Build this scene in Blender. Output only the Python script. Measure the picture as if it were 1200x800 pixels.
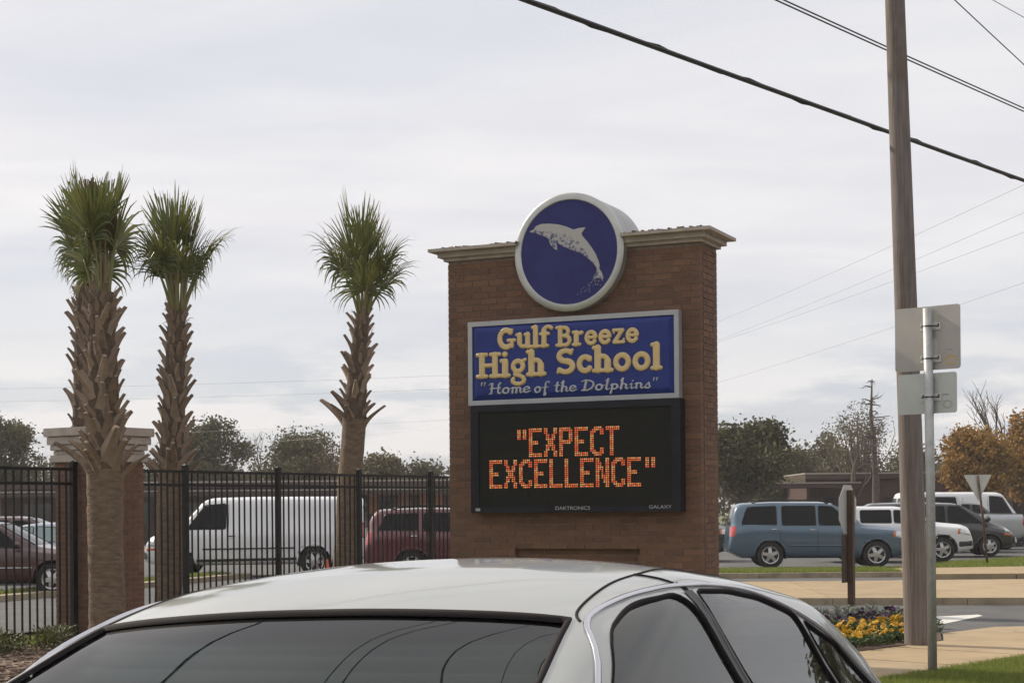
import bpy, bmesh, math, random
import numpy as np
from mathutils import Vector, Matrix
from mathutils.bvhtree import BVHTree

random.seed(7)
rng = np.random.default_rng(7)
PI = math.pi
R = math.radians
for o in list(bpy.data.objects):
    bpy.data.objects.remove(o)
SC = bpy.context.scene
COL = SC.collection

# ------------------------------------------------------------------ camera
FPX, HOR, EYE, ROLL = 1900.0, 597.0, 1.65, 0.008
cd = bpy.data.cameras.new('camera')
cam = bpy.data.objects.new('camera', cd)
COL.objects.link(cam)
cd.sensor_width = 36.0
cd.lens = 36.0 * FPX / 1200.0
cd.shift_y = (HOR - 400.0) / 1200.0
cd.clip_start = 0.05
cd.clip_end = 3000
cam.matrix_world = Matrix.Translation((0, 0, EYE)) @ Matrix.Rotation(PI / 2, 4, 'X') @ Matrix.Rotation(-ROLL, 4, 'Z')
SC.camera = cam

# ------------------------------------------------------------------ sky and sun
SUN_EL, SUN_B = R(36), R(34)
sdir = Vector((-math.cos(SUN_B) * math.cos(SUN_EL), math.sin(SUN_B) * math.cos(SUN_EL), math.sin(SUN_EL)))
W = bpy.data.worlds.new('World')
SC.world = W
W.use_nodes = True
nt = W.node_tree
nt.nodes.clear()


def N(nt, t, **kw):
    n = nt.nodes.new(t)
    for k, v in kw.items():
        setattr(n, k, v)
    return n


def mathn(nt, op, a, b=None, c=None):
    n = nt.nodes.new('ShaderNodeMath')
    n.operation = op
    for i, v in enumerate((a, b, c)):
        if v is None:
            continue
        if isinstance(v, (int, float)):
            n.inputs[i].default_value = v
        else:
            nt.links.new(v, n.inputs[i])
    return n.outputs[0]


def ramp(nt, fac, stops, interp='LINEAR'):
    n = nt.nodes.new('ShaderNodeValToRGB')
    n.color_ramp.interpolation = interp
    el = n.color_ramp.elements
    while len(el) < len(stops):
        el.new(0.5)
    for e, (p, c) in zip(el, stops):
        e.position = p
        if isinstance(c, (int, float)):
            c = (c, c, c)
        e.color = (*c[:3], 1)
    nt.links.new(fac, n.inputs[0])
    return n.outputs[0]


def mixc(nt, fac, a, b, mode='MIX'):
    n = nt.nodes.new('ShaderNodeMix')
    n.data_type = 'RGBA'
    n.blend_type = mode
    for sock, v in ((n.inputs[0], fac), (n.inputs[6], a), (n.inputs[7], b)):
        if isinstance(v, (int, float)):
            sock.default_value = v
        elif isinstance(v, (tuple, list)):
            sock.default_value = (*v[:3], 1)
        else:
            nt.links.new(v, sock)
    return n.outputs[2]


def noise(nt, vec, scale, detail=4, rough=0.55, dist=0.0):
    n = nt.nodes.new('ShaderNodeTexNoise')
    n.inputs['Scale'].default_value = scale
    n.inputs['Detail'].default_value = detail
    n.inputs['Roughness'].default_value = rough
    n.inputs['Distortion'].default_value = dist
    if vec is not None:
        nt.links.new(vec, n.inputs['Vector'])
    return n.outputs[0]


sky = N(nt, 'ShaderNodeTexSky', sky_type='NISHITA', sun_disc=False)
sky.sun_elevation = SUN_EL
sky.sun_rotation = math.atan2(sdir.x, sdir.y)
sky.air_density = 1.0
sky.dust_density = 2.0
tc = N(nt, 'ShaderNodeTexCoord')
sep = N(nt, 'ShaderNodeSeparateXYZ')
nt.links.new(tc.outputs['Generated'], sep.inputs[0])
zc = mathn(nt, 'MAXIMUM', sep.outputs[2], 0.0)
den = mathn(nt, 'ADD', zc, 0.10)
cmb = N(nt, 'ShaderNodeCombineXYZ')
nt.links.new(mathn(nt, 'DIVIDE', sep.outputs[0], den), cmb.inputs[0])
nt.links.new(mathn(nt, 'DIVIDE', sep.outputs[1], den), cmb.inputs[1])
mp = N(nt, 'ShaderNodeMapping')
mp.inputs['Scale'].default_value = (0.55, 0.95, 1)
mp.inputs['Rotation'].default_value = (0, 0, 0.25)
mp.inputs['Location'].default_value = (3.1, 1.7, 0)
nt.links.new(cmb.outputs[0], mp.inputs[0])
n1 = noise(nt, mp.outputs[0], 0.9, 6, 0.52, 0.6)
n2 = noise(nt, mp.outputs[0], 2.3, 5, 0.55, 0.3)
veil = ramp(nt, n1, [(0.30, 0.55), (0.60, 1.0)])
cloudc = ramp(nt, n2, [(0.32, (0.79, 0.77, 0.80)), (0.64, (0.92, 0.89, 0.88))])
skyc = N(nt, 'ShaderNodeVectorMath', operation='SCALE')
nt.links.new(sky.outputs[0], skyc.inputs[0])
skyc.inputs['Scale'].default_value = 0.10
# low band of broken cumulus close to the horizon, thinning of the veil there
mp2 = N(nt, 'ShaderNodeMapping')
mp2.inputs['Scale'].default_value = (7.0, 7.0, 30)
mp2.inputs['Location'].default_value = (1.3, 0.4, 2.0)
nt.links.new(tc.outputs['Generated'], mp2.inputs[0])
n3 = noise(nt, mp2.outputs[0], 1.15, 6, 0.58, 0.2)
band = ramp(nt, zc, [(0.0, 0.5), (0.03, 1.0), (0.08, 0.8), (0.12, 0.0)])
cum = mathn(nt, 'MULTIPLY', ramp(nt, n3, [(0.46, 0.0), (0.56, 1.0)]), band)
elev = ramp(nt, zc, [(0.0, 0.22), (0.08, 0.40), (0.15, 0.80), (0.21, 1.0)])
veil2 = mathn(nt, 'MULTIPLY', veil, elev)
pale = mixc(nt, 0.72, skyc.outputs[0], (0.53, 0.59, 0.69))
c1 = mixc(nt, veil2, pale, cloudc)
c2 = mixc(nt, mathn(nt, 'MULTIPLY', cum, 0.75), c1, (0.92, 0.885, 0.865))
bg = N(nt, 'ShaderNodeBackground')
nt.links.new(c2, bg.inputs[0])
bg.inputs[1].default_value = 1.0
wo = N(nt, 'ShaderNodeOutputWorld')
nt.links.new(bg.outputs[0], wo.inputs[0])

sl = bpy.data.lights.new('sun', 'SUN')
sl.energy = 4.0
sl.angle = R(1.6)
sl.color = (1.0, 0.90, 0.74)
sun = bpy.data.objects.new('sun', sl)
COL.objects.link(sun)
sun.rotation_euler = sdir.to_track_quat('Z', 'Y').to_euler()
sun.location = sdir * 60

SC.view_settings.view_transform = 'Standard'
SC.view_settings.look = 'None'
SC.view_settings.exposure = 0.12
SC.view_settings.gamma = 1.0
SC.render.engine = 'CYCLES'

# ------------------------------------------------------------------ helpers


def at(px, py, Y=None, z=None):
    """pixel of the 1200x800 photograph -> world point at a depth or on a level"""
    a, b = px - 600.0, py - HOR
    u = (a - ROLL * b) / (1 + ROLL * ROLL)
    v = b + ROLL * u
    if Y is None:
        Y = (EYE - z) * FPX / v
    return Vector((u / FPX * Y, Y, EYE - v / FPX * Y))


def link(o, parent=None):
    COL.objects.link(o)
    if parent is not None:
        o.parent = parent
    return o


def tag(o, label=None, cat=None, group=None, kind=None):
    if label:
        o['label'] = label
    if cat:
        o['category'] = cat
    if group:
        o['group'] = group
    if kind:
        o['kind'] = kind
    return o


def empty(name, loc=(0, 0, 0), rz=0.0, label=None, cat=None, group=None):
    o = bpy.data.objects.new(name, None)
    o.empty_display_size = 0.2
    o.location = loc
    o.rotation_euler = (0, 0, rz)
    link(o)
    return tag(o, label, cat, group)


def mk(name, V, F, mat, parent=None, smooth=False, fm=None, auto=None):
    me = bpy.data.meshes.new(name)
    me.from_pydata([tuple(v) for v in V], [], [tuple(f) for f in F])
    for m in (mat if isinstance(mat, (list, tuple)) else [mat] if mat else []):
        me.materials.append(m)
    if fm is not None:
        me.polygons.foreach_set('material_index', fm)
    if smooth:
        me.polygons.foreach_set('use_smooth', [True] * len(me.polygons))
        if auto is not None:
            me.set_sharp_from_angle(angle=R(auto))
    me.update()
    return link(bpy.data.objects.new(name, me), parent)


def inst(name, me, parent, loc, rot=(0, 0, 0), scale=(1, 1, 1)):
    o = bpy.data.objects.new(name, me)
    o.location = loc
    o.rotation_euler = rot
    o.scale = scale
    return link(o, parent)


class MB:
    def __init__(s):
        s.V, s.F = [], []

    def add(s, V, F):
        b = len(s.V)
        s.V += [tuple(v) for v in V]
        s.F += [tuple(i + b for i in f) for f in F]
        return s

    def box(s, x0, x1, y0, y1, z0, z1, M=None):
        V = [Vector(p) for p in ((x0, y0, z0), (x1, y0, z0), (x1, y1, z0), (x0, y1, z0),
                                 (x0, y0, z1), (x1, y0, z1), (x1, y1, z1), (x0, y1, z1))]
        if M is not None:
            V = [M @ v for v in V]
        return s.add(V, [(3, 2, 1, 0), (4, 5, 6, 7), (0, 1, 5, 4), (1, 2, 6, 5), (2, 3, 7, 6), (3, 0, 4, 7)])

    def tube(s, pts, rad, n=8, cap=True):
        pts = [Vector(p) for p in pts]
        k = len(pts)
        if not hasattr(rad, '__len__'):
            rad = [rad] * k
        V, F = [], []
        prev = None
        for i, p in enumerate(pts):
            d = (pts[min(i + 1, k - 1)] - pts[max(i - 1, 0)])
            if d.length < 1e-9:
                d = Vector((0, 0, 1))
            d.normalize()
            if prev is None:
                ref = Vector((0, 0, 1)) if abs(d.z) < .9 else Vector((1, 0, 0))
                a = d.cross(ref).normalized()
            else:
                a = (prev - d * prev.dot(d))
                if a.length < 1e-6:
                    a = d.cross(Vector((0, 0, 1)))
                a.normalize()
            prev = a
            b = d.cross(a)
            for j in range(n):
                t = 2 * PI * j / n
                V.append(p + (a * math.cos(t) + b * math.sin(t)) * rad[i])
        for i in range(k - 1):
            for j in range(n):
                F.append((i * n + j, i * n + (j + 1) % n, (i + 1) * n + (j + 1) % n, (i + 1) * n + j))
        if cap:
            F.append(tuple(reversed(range(n))))
            F.append(tuple(range((k - 1) * n, k * n)))
        return s.add(V, F)

    def prism(s, poly, z0, z1):
        """poly: list of (x,y), ccw"""
        n = len(poly)
        V = [(x, y, z0) for x, y in poly] + [(x, y, z1) for x, y in poly]
        F = [tuple(reversed(range(n))), tuple(range(n, 2 * n))]
        F += [(i, (i + 1) % n, n + (i + 1) % n, n + i) for i in range(n)]
        return s.add(V, F)

    def build(s, name, mat, parent=None, smooth=False, auto=None):
        return mk(name, s.V, s.F, mat, parent, smooth, None, auto)


def lathe(prof, n=24, axis='Y'):
    """prof: (r, h) list along the axis"""
    V, F = [], []
    for r, h in prof:
        for j in range(n):
            t = 2 * PI * j / n
            if axis == 'Y':
                V.append((r * math.cos(t), h, r * math.sin(t)))
            else:
                V.append((r * math.cos(t), r * math.sin(t), h))
    for i in range(len(prof) - 1):
        for j in range(n):
            F.append((i * n + j, i * n + (j + 1) % n, (i + 1) * n + (j + 1) % n, (i + 1) * n + j))
    F.append(tuple(reversed(range(n))))
    F.append(tuple(range((len(prof) - 1) * n, len(prof) * n)))
    return V, F


# ------------------------------------------------------------------ materials
MT = {}


def mat(name, col, rough=0.7, metal=0.0, col2=None, scale=6.0, bump=0.0, bscale=40.0, spec=0.5, coat=0.0,
        rand=None, detail=5, stretch=None, emit=None, trans=0.0, lo=0.38, hi=0.64, dirt=None, coatr=0.03):
    if name in MT:
        return MT[name]
    m = bpy.data.materials.new(name)
    m.use_nodes = True
    nt = m.node_tree
    p = nt.nodes['Principled BSDF']
    tc = nt.nodes.new('ShaderNodeTexCoord')
    vec = tc.outputs['Object']
    if stretch:
        mp = nt.nodes.new('ShaderNodeMapping')
        mp.inputs['Scale'].default_value = stretch
        nt.links.new(vec, mp.inputs[0])
        vec = mp.outputs[0]
    c = None
    if col2 is not None:
        f = ramp(nt, noise(nt, vec, scale, detail, 0.6), [(lo, 0.0), (hi, 1.0)])
        c = mixc(nt, f, col, col2)
    if rand:
        mode, amt, col3 = rand
        if mode == 'object':
            r = nt.nodes.new('ShaderNodeObjectInfo').outputs['Random']
        else:
            r = nt.nodes.new('ShaderNodeNewGeometry').outputs['Random Per Island']
        f2 = mathn(nt, 'MULTIPLY', r, amt)
        c = mixc(nt, f2, c if c is not None else col, col3)
        r2 = mathn(nt, 'FRACT', mathn(nt, 'MULTIPLY', r, 17.31))
        v = mathn(nt, 'MULTIPLY_ADD', r2, 0.5 * amt, 1 - 0.25 * amt)
        vm = nt.nodes.new('ShaderNodeVectorMath')
        vm.operation = 'SCALE'
        nt.links.new(c, vm.inputs[0])
        nt.links.new(v, vm.inputs['Scale'])
        c = vm.outputs[0]
    if dirt:
        dcol, dsc, dl, dh = dirt
        fd = ramp(nt, noise(nt, tc.outputs['Object'], dsc, 6, 0.65), [(dl, 0.0), (dh, 1.0)])
        c = mixc(nt, fd, c if c is not None else col, dcol)
    if c is None:
        p.inputs['Base Color'].default_value = (*col, 1)
    else:
        nt.links.new(c, p.inputs['Base Color'])
    p.inputs['Roughness'].default_value = rough
    p.inputs['Metallic'].default_value = metal
    p.inputs['Specular IOR Level'].default_value = spec
    if coat:
        p.inputs['Coat Weight'].default_value = coat
        p.inputs['Coat Roughness'].default_value = coatr
    if bump:
        b = nt.nodes.new('ShaderNodeBump')
        b.inputs['Strength'].default_value = bump
        b.inputs['Distance'].default_value = 0.02
        nt.links.new(noise(nt, vec, bscale, 5, 0.6), b.inputs['Height'])
        nt.links.new(b.outputs[0], p.inputs['Normal'])
    if emit:
        p.inputs['Emission Color'].default_value = (*emit[0], 1)
        p.inputs['Emission Strength'].default_value = emit[1]
    if trans:
        tr = nt.nodes.new('ShaderNodeBsdfTranslucent')
        if c is not None:
            nt.links.new(c, tr.inputs[0])
        else:
            tr.inputs[0].default_value = (*col, 1)
        mx = nt.nodes.new('ShaderNodeMixShader')
        mx.inputs[0].default_value = trans
        out = nt.nodes['Material Output']
        nt.links.new(p.outputs[0], mx.inputs[1])
        nt.links.new(tr.outputs[0], mx.inputs[2])
        nt.links.new(mx.outputs[0], out.inputs[0])
    MT[name] = m
    return m


def glassmat(name, tint, refl_rough=0.01, gain=1.0):
    """thin car glass: fresnel reflection over tinted see-through"""
    if name in MT:
        return MT[name]
    m = bpy.data.materials.new(name)
    m.use_nodes = True
    nt = m.node_tree
    nt.nodes.remove(nt.nodes['Principled BSDF'])
    fr = nt.nodes.new('ShaderNodeFresnel')
    fr.inputs[0].default_value = 1.52
    gl = nt.nodes.new('ShaderNodeBsdfGlossy')
    gl.inputs['Roughness'].default_value = refl_rough
    t = nt.nodes.new('ShaderNodeBsdfTransparent')
    t.inputs[0].default_value = (*tint, 1)
    mx = nt.nodes.new('ShaderNodeMixShader')
    f = mathn(nt, 'MINIMUM', mathn(nt, 'MULTIPLY', fr.outputs[0], gain), 1.0)
    nt.links.new(f, mx.inputs[0])
    nt.links.new(t.outputs[0], mx.inputs[1])
    nt.links.new(gl.outputs[0], mx.inputs[2])
    nt.links.new(mx.outputs[0], nt.nodes['Material Output'].inputs[0])
    MT[name] = m
    return m


BR1, BR2, BR3 = (0.160, 0.083, 0.051), (0.205, 0.110, 0.068), (0.098, 0.057, 0.044)
M_brick = mat('brick', BR1, 0.9, col2=BR2, scale=9, bump=0.5, bscale=60, rand=('object', 0.5, BR3))
M_brickj = mat('brick_mass', BR1, 0.9, col2=BR2, scale=9, bump=0.5, bscale=60, rand=('island', 0.5, BR3))
M_mortar = mat('mortar', (0.165, 0.118, 0.09), 0.95, col2=(0.23, 0.175, 0.14), scale=14, bump=0.4, bscale=90)
M_stone = mat('cast_stone', (0.46, 0.40, 0.35), 0.85, col2=(0.36, 0.31, 0.27), scale=3.5, bump=0.25, bscale=45,
              dirt=((0.22, 0.19, 0.155), 5.0, 0.52, 0.74))
M_alu = mat('brushed_aluminium', (0.50, 0.50, 0.47), 0.42, 0.75, col2=(0.42, 0.43, 0.42), scale=5, bump=0.05, bscale=60)
M_silver = mat('silver_paint', (0.40, 0.41, 0.41), 0.45, 0.3, col2=(0.34, 0.35, 0.37), scale=3)
M_navy = mat('navy_face', (0.022, 0.024, 0.125), 0.5, col2=(0.028, 0.030, 0.15), scale=4, spec=0.25)
M_blue = mat('blue_panel', (0.012, 0.026, 0.165), 0.3, col2=(0.016, 0.034, 0.20), scale=3, spec=0.25)
M_gold = mat('gold_letter', (0.60, 0.44, 0.185), 0.3, 0.1, col2=(0.54, 0.39, 0.16), scale=12, coat=0.5)
M_grey_l = mat('grey_letter', (0.42, 0.43, 0.46), 0.32, 0.1, col2=(0.37, 0.38, 0.41), scale=12, coat=0.4)
M_case = mat('display_case', (0.011, 0.011, 0.017), 0.55, col2=(0.015, 0.015, 0.022), scale=4, spec=0.2)
M_white_print = mat('pale_print', (0.34, 0.34, 0.36), 0.6)
M_black_iron = mat('black_iron', (0.009, 0.009, 0.010), 0.5, col2=(0.016, 0.015, 0.014), scale=9, spec=0.25)
M_asph = mat('asphalt', (0.085, 0.085, 0.088), 0.92, col2=(0.12, 0.118, 0.115), scale=1.2, bump=0.5, bscale=120,
             dirt=((0.055, 0.055, 0.058), 0.35, 0.55, 0.75))
M_conc = mat('concrete', (0.385, 0.285, 0.165), 0.9, col2=(0.32, 0.235, 0.135), scale=1.6, bump=0.3, bscale=90,
             rand=('object', 0.35, (0.30, 0.25, 0.18)), dirt=((0.21, 0.165, 0.11), 1.1, 0.55, 0.8))
M_curb = mat('kerb_concrete', (0.36, 0.30, 0.205), 0.9, col2=(0.27, 0.22, 0.15), scale=2.5, bump=0.3, bscale=70,
             dirt=((0.16, 0.13, 0.10), 2.2, 0.5, 0.72))
M_paint = mat('road_paint', (0.62, 0.61, 0.57), 0.8, col2=(0.40, 0.39, 0.37), scale=6, lo=0.5, hi=0.75)
M_lawn = mat('lawn', (0.085, 0.115, 0.026), 0.95, col2=(0.14, 0.145, 0.042), scale=1.5, bump=0.8, bscale=60)
M_blade = mat('grass_blade', (0.125, 0.195, 0.028), 0.7, rand=('island', 0.9, (0.27, 0.27, 0.06)), trans=0.4)
M_mulch = mat('mulch', (0.075, 0.048, 0.033), 0.95, col2=(0.17, 0.115, 0.08), scale=16, bump=1.0, bscale=40)
M_chip = mat('mulch_chip', (0.10, 0.062, 0.042), 0.9, rand=('island', 0.9, (0.30, 0.22, 0.16)))
M_wood = mat('pole_wood', (0.145, 0.118, 0.108), 0.9, col2=(0.225, 0.195, 0.18), scale=5, stretch=(9, 9, 0.35), bump=0.7,
             bscale=7, dirt=((0.10, 0.062, 0.042), 0.5, 0.5, 0.75))
M_galv = mat('galvanised', (0.47, 0.48, 0.47), 0.5, 0.45, col2=(0.38, 0.39, 0.38), scale=14)
M_plate = mat('sign_back', (0.42, 0.40, 0.375), 0.55, 0.25, col2=(0.36, 0.345, 0.325), scale=2.5)
M_plate2 = mat('pale_sign_back', (0.50, 0.52, 0.50), 0.5, 0.25, col2=(0.44, 0.46, 0.45), scale=2.5)
M_sticker = mat('yellow_sticker', (0.52, 0.36, 0.08), 0.6)
M_stickw = mat('grey_sticker', (0.30, 0.30, 0.29), 0.6)
M_brownp = mat('brown_post', (0.060, 0.034, 0.022), 0.7, col2=(0.09, 0.05, 0.032), scale=8)
M_brownb = mat('brown_board', (0.085, 0.055, 0.040), 0.75, col2=(0.06, 0.04, 0.03), scale=5)
M_cable = mat('cable_black', (0.018, 0.017, 0.018), 0.6)
M_wire = mat('wire_grey', (0.30, 0.29, 0.30), 0.5, 0.2)
M_trunk = mat('palm_trunk', (0.205, 0.145, 0.098), 0.95, col2=(0.125, 0.086, 0.058), scale=7, stretch=(1.2, 1.2, 3.5), bump=1.0,
              bscale=14)
M_boot = mat('palm_boot', (0.245, 0.172, 0.120), 0.85, col2=(0.135, 0.090, 0.062), scale=9, bump=0.5, bscale=22,
             rand=('object', 0.6, (0.33, 0.26, 0.195)))
M_frond = mat('palm_frond', (0.070, 0.100, 0.018), 0.36, col2=(0.095, 0.125, 0.026), scale=3,
              rand=('island', 0.85, (0.19, 0.185, 0.05)), trans=0.28, spec=0.6)
M_fronddead = mat('dead_frond', (0.17, 0.115, 0.055), 0.7, rand=('island', 0.7, (0.10, 0.065, 0.035)), trans=0.15)
M_petiole = mat('petiole', (0.16, 0.175, 0.055), 0.5, col2=(0.20, 0.16, 0.07), scale=4)
M_petbrown = mat('petiole_brown', (0.22, 0.155, 0.095), 0.7, col2=(0.15, 0.10, 0.06), scale=5)
M_bark = mat('bark', (0.075, 0.058, 0.047), 0.95, col2=(0.115, 0.092, 0.075), scale=5, bump=0.7, bscale=14)
M_leafd = mat('leaf_dark', (0.062, 0.070, 0.033), 0.7, rand=('island', 0.9, (0.125, 0.110, 0.055)), trans=0.2, spec=0.2)
M_leafm = mat('leaf_mid', (0.078, 0.084, 0.036), 0.7, rand=('island', 0.9, (0.14, 0.118, 0.055)), trans=0.2, spec=0.2)
M_leafo = mat('leaf_olive', (0.135, 0.108, 0.05), 0.65, rand=('island', 0.9, (0.08, 0.078, 0.035)), trans=0.2)
M_leafb = mat('leaf_rust', (0.40, 0.205, 0.045), 0.7, rand=('island', 0.9, (0.19, 0.145, 0.05)), trans=0.25, spec=0.2)
M_leaft = mat('leaf_thin_brown', (0.13, 0.085, 0.04), 0.7, rand=('island', 0.9, (0.075, 0.06, 0.03)), trans=0.2)
M_shrub = mat('shrub_leaf', (0.055, 0.085, 0.022), 0.55, rand=('island', 0.9, (0.13, 0.12, 0.04)), trans=0.2)
M_pansyl = mat('pansy_leaf', (0.042, 0.085, 0.020), 0.6, rand=('island', 0.8, (0.09, 0.12, 0.03)), trans=0.2)
M_yel = mat('yellow_petal', (0.60, 0.33, 0.010), 0.6, rand=('object', 0.6, (0.66, 0.45, 0.04)), trans=0.2)
M_pur = mat('purple_petal', (0.055, 0.020, 0.075), 0.6, rand=('object', 0.6, (0.10, 0.03, 0.09)), trans=0.2)
M_dusty = mat('dusty_leaf', (0.30, 0.33, 0.30), 0.8, rand=('island', 0.8, (0.20, 0.24, 0.20)), trans=0.15)
M_bld = mat('school_brick', (0.070, 0.034, 0.027), 0.9, col2=(0.056, 0.027, 0.022), scale=2, bump=0.2, bscale=20)
M_blddark = mat('dark_fascia', (0.055, 0.032, 0.028), 0.7)
M_roofedge = mat('roof_edge', (0.30, 0.27, 0.235), 0.6)
M_tanpanel = mat('tan_panel', (0.30, 0.26, 0.17), 0.7, col2=(0.25, 0.21, 0.14), scale=4)
M_orangep = mat('orange_panel', (0.42, 0.15, 0.05), 0.7, col2=(0.34, 0.12, 0.045), scale=4)
M_winb = mat('building_glass', (0.02, 0.022, 0.026), 0.08)
# cars
M_rub = mat('tyre', (0.014, 0.014, 0.014), 0.8)
M_rim = mat('alloy', (0.55, 0.55, 0.55), 0.28, 0.85)
M_trimk = mat('black_trim', (0.012, 0.012, 0.013), 0.42)
M_seal = mat('rubber_seal', (0.012, 0.009, 0.010), 0.75, spec=0.2)
M_chrome = mat('chrome', (0.62, 0.62, 0.66), 0.13, 1.0)
M_well = mat('wheel_well', (0.008, 0.008, 0.008), 0.9)
M_head = mat('head_lamp', (0.55, 0.56, 0.57), 0.08, 0.35, coat=1.0)
M_amber = mat('amber_lens', (0.55, 0.13, 0.02), 0.1, coat=1.0)
M_tail = mat('tail_lamp', (0.42, 0.018, 0.018), 0.12, coat=1.0)
M_glassfar = mat('dark_car_glass', (0.007, 0.008, 0.010), 0.06, spec=0.14)
M_glassgrn = mat('pale_sky_glass', (0.20, 0.28, 0.27), 0.05, coat=0.8)  # pale grey-green base; on the minivan it stands in for reflected sky
M_int = mat('interior_grey', (0.17, 0.18, 0.17), 0.85)
M_plateW = mat('number_plate', (0.6, 0.6, 0.58), 0.5)


def paint(name, col, metal=0.0, rough=0.35, coat=0.9):
    return mat('paint_' + name, col, rough, metal, coat=coat, col2=tuple(c * 0.93 for c in col), scale=1.5,
               coatr=0.04)


# ------------------------------------------------------------------ setting
KY = 1900.0 / 1287.0


def sheet(name, poly, z, m, parent=None):
    o = mk(name, [(x, y, z) for x, y in poly], [tuple(range(len(poly)))], m, parent)
    return o


def slab(name, poly, z0, z1, m, parent=None):
    a = sum(poly[i][0] * poly[(i + 1) % len(poly)][1] - poly[(i + 1) % len(poly)][0] * poly[i][1] for i in range(len(poly)))
    if a < 0:
        poly = list(reversed(poly))
    return MB().prism(poly, z0, z1).build(name, m, parent)


tag(sheet('ground', [(-900, -300), (900, -300), (900, 1500), (-900, 1500)], -0.20, M_lawn), kind='structure')
RD = Vector((0.687, 0.726)).normalized()          # direction of the street and its pavement
RN = Vector((-RD.y, RD.x))                       # away from the street


def rp(t, n, o=(3.6, 15.5)):
    p = Vector(o) + RD * t + RN * n
    return (p.x, p.y)


CAMB = 0.040                                     # the street falls towards its gutter


def street_z(x, y):
    n = (Vector((x, y)) - Vector(rp(0, -1.45))).dot(RN)
    return -0.156 - CAMB * n


tag(mk('street', [(*q, street_z(*q)) for q in (rp(-70, -16), rp(90, -16), rp(90, -1.452), rp(-70, -1.452))], [(0, 1, 2, 3)], M_asph), kind='structure')
FC, FS, FD = 0.556, 0.831, 16.34                 # fence line  FC*Y - FS*X = FD


def fen(t, n=0.0):
    """point on the fence line, t metres along (0 at X=-12), n metres behind it"""
    x0 = -12.0
    y0 = (FD + FS * x0) / FC
    return (x0 + FC * t - FS * n, y0 + FS * t + FC * n)


tag(sheet('parking_lot', [fen(-20, 1.9), fen(24.6, 1.9), (2.6, 25.0), (2.6, 19.2), (70, 19.2), (70, 190), (-80, 190), (-80, -8)],
          0.0, M_asph), kind='structure')
tag(sheet('lawn', [rp(-70, 1.7), rp(90, 1.7), rp(90, 60), rp(-70, 60)], -0.06, M_lawn), kind='structure')
tag(slab('verge', [rp(-70, -1.2), rp(90, -1.2), rp(90, 0.0), rp(-70, 0.0)], -0.16, 0.0, M_lawn), kind='structure')
kb = empty('street_kerb')
tag(kb, kind='structure')
for i in range(-6, 10):
    slab('kerb_stone', [rp(i * 3 + .01, -1.45), rp(i * 3 + 2.99, -1.45), rp(i * 3 + 2.99, -1.2), rp(i * 3 + .01, -1.2)], -0.22, 0.012, M_curb, kb)
# pavement slabs along the street
sw = empty('sidewalk')
tag(sw, kind='structure')
for i in range(-14, 14):
    w = 1.7
    slab('paving_slab', [rp(i * 1.5 + .012, 0.01), rp(i * 1.5 + 1.488, 0.01), rp(i * 1.5 + 1.488, w), rp(i * 1.5 + .012, w)], -0.05,
         0.02 + (i * 37 % 5) * 0.0008, M_conc, sw)
sheet('joint_bed', [rp(-22, 0.0), rp(22, 0.0), rp(22, 1.72), rp(-22, 1.72)], 0.006, M_curb, sw)
# flared apron where the pavement meets the side road
slab('ramp_slab', [rp(4.2, 1.715), rp(7.4, 1.715), rp(6.7, 2.3), rp(5.25, 2.3)], -0.05, 0.018, M_conc, sw)
# median of the side road, raised with a kerb
md = empty('median')
tag(md, kind='structure')
mx = [1.6, 3.4, 5.4, 7.6, 9.6, 11.8, 14.2, 17, 20, 24]


def mfront(x):
    return KY * (18.55 - 0.075 * (x - 5))


def mback(x):
    return KY * (22.9 + 0.02 * (x - 5))


for a, b in zip(mx[:-1], mx[1:]):
    sk = 0.35
    slab('median_slab', [(a + .01, mfront(a) + .17), (b - .01, mfront(b) + .17), (b - .01 + sk, mback(b)), (a + .01 + sk, mback(a))], -.02, 0.115, M_conc, md)
    slab('kerb_stone', [(a + .006, mfront(a)), (b - .006, mfront(b)), (b - .006, mfront(b) + .162), (a + .006, mfront(a) + .162)], -.02, 0.122, M_curb, md)
# far kerb, lawn strip and concrete walk in front of the parked cars
fk = empty('lot_kerb')
tag(fk, kind='structure')
for i in range(0, 4):
    a, b = 2.4 + i * 1.7, 2.4 + i * 1.7 + 1.69
    slab('kerb_stone', [(a, KY * 25.75), (b, KY * 25.75), (b, KY * 25.75 + .18), (a, KY * 25.75 + .18)], -.02, 0.12, M_curb, fk)
tag(slab('lawn_strip', [(2.4, KY * 25.75 + .185), (9.19, KY * 25.75 + .185), (9.19, KY * 27.3), (4.6, KY * 27.3)], -.02, 0.115, M_lawn), kind='structure')
wk = empty('concrete_walk')
tag(wk, kind='structure')
for i in range(8):
    a = 9.2 + i * 2.2
    slab('walk_slab', [(a + .01, KY * (24.9 - .05 * i)), (a + 2.19, KY * (24.85 - .05 * i)), (a + 2.19 + .3, KY * (27.59 + .3 * i)), (a + .01 + .3 * (i > 0), KY * (27.3 + .3 * i))], -.02, 0.12, M_conc, wk)
tag(slab('lawn_island', [(9.3, KY * 27.34), (27.5, KY * 29.75), (27.5, KY * 37.5), (19.5, KY * 36.5), (12.2, KY * 30.2)], -.02, 0.11, M_lawn), kind='structure')
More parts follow.
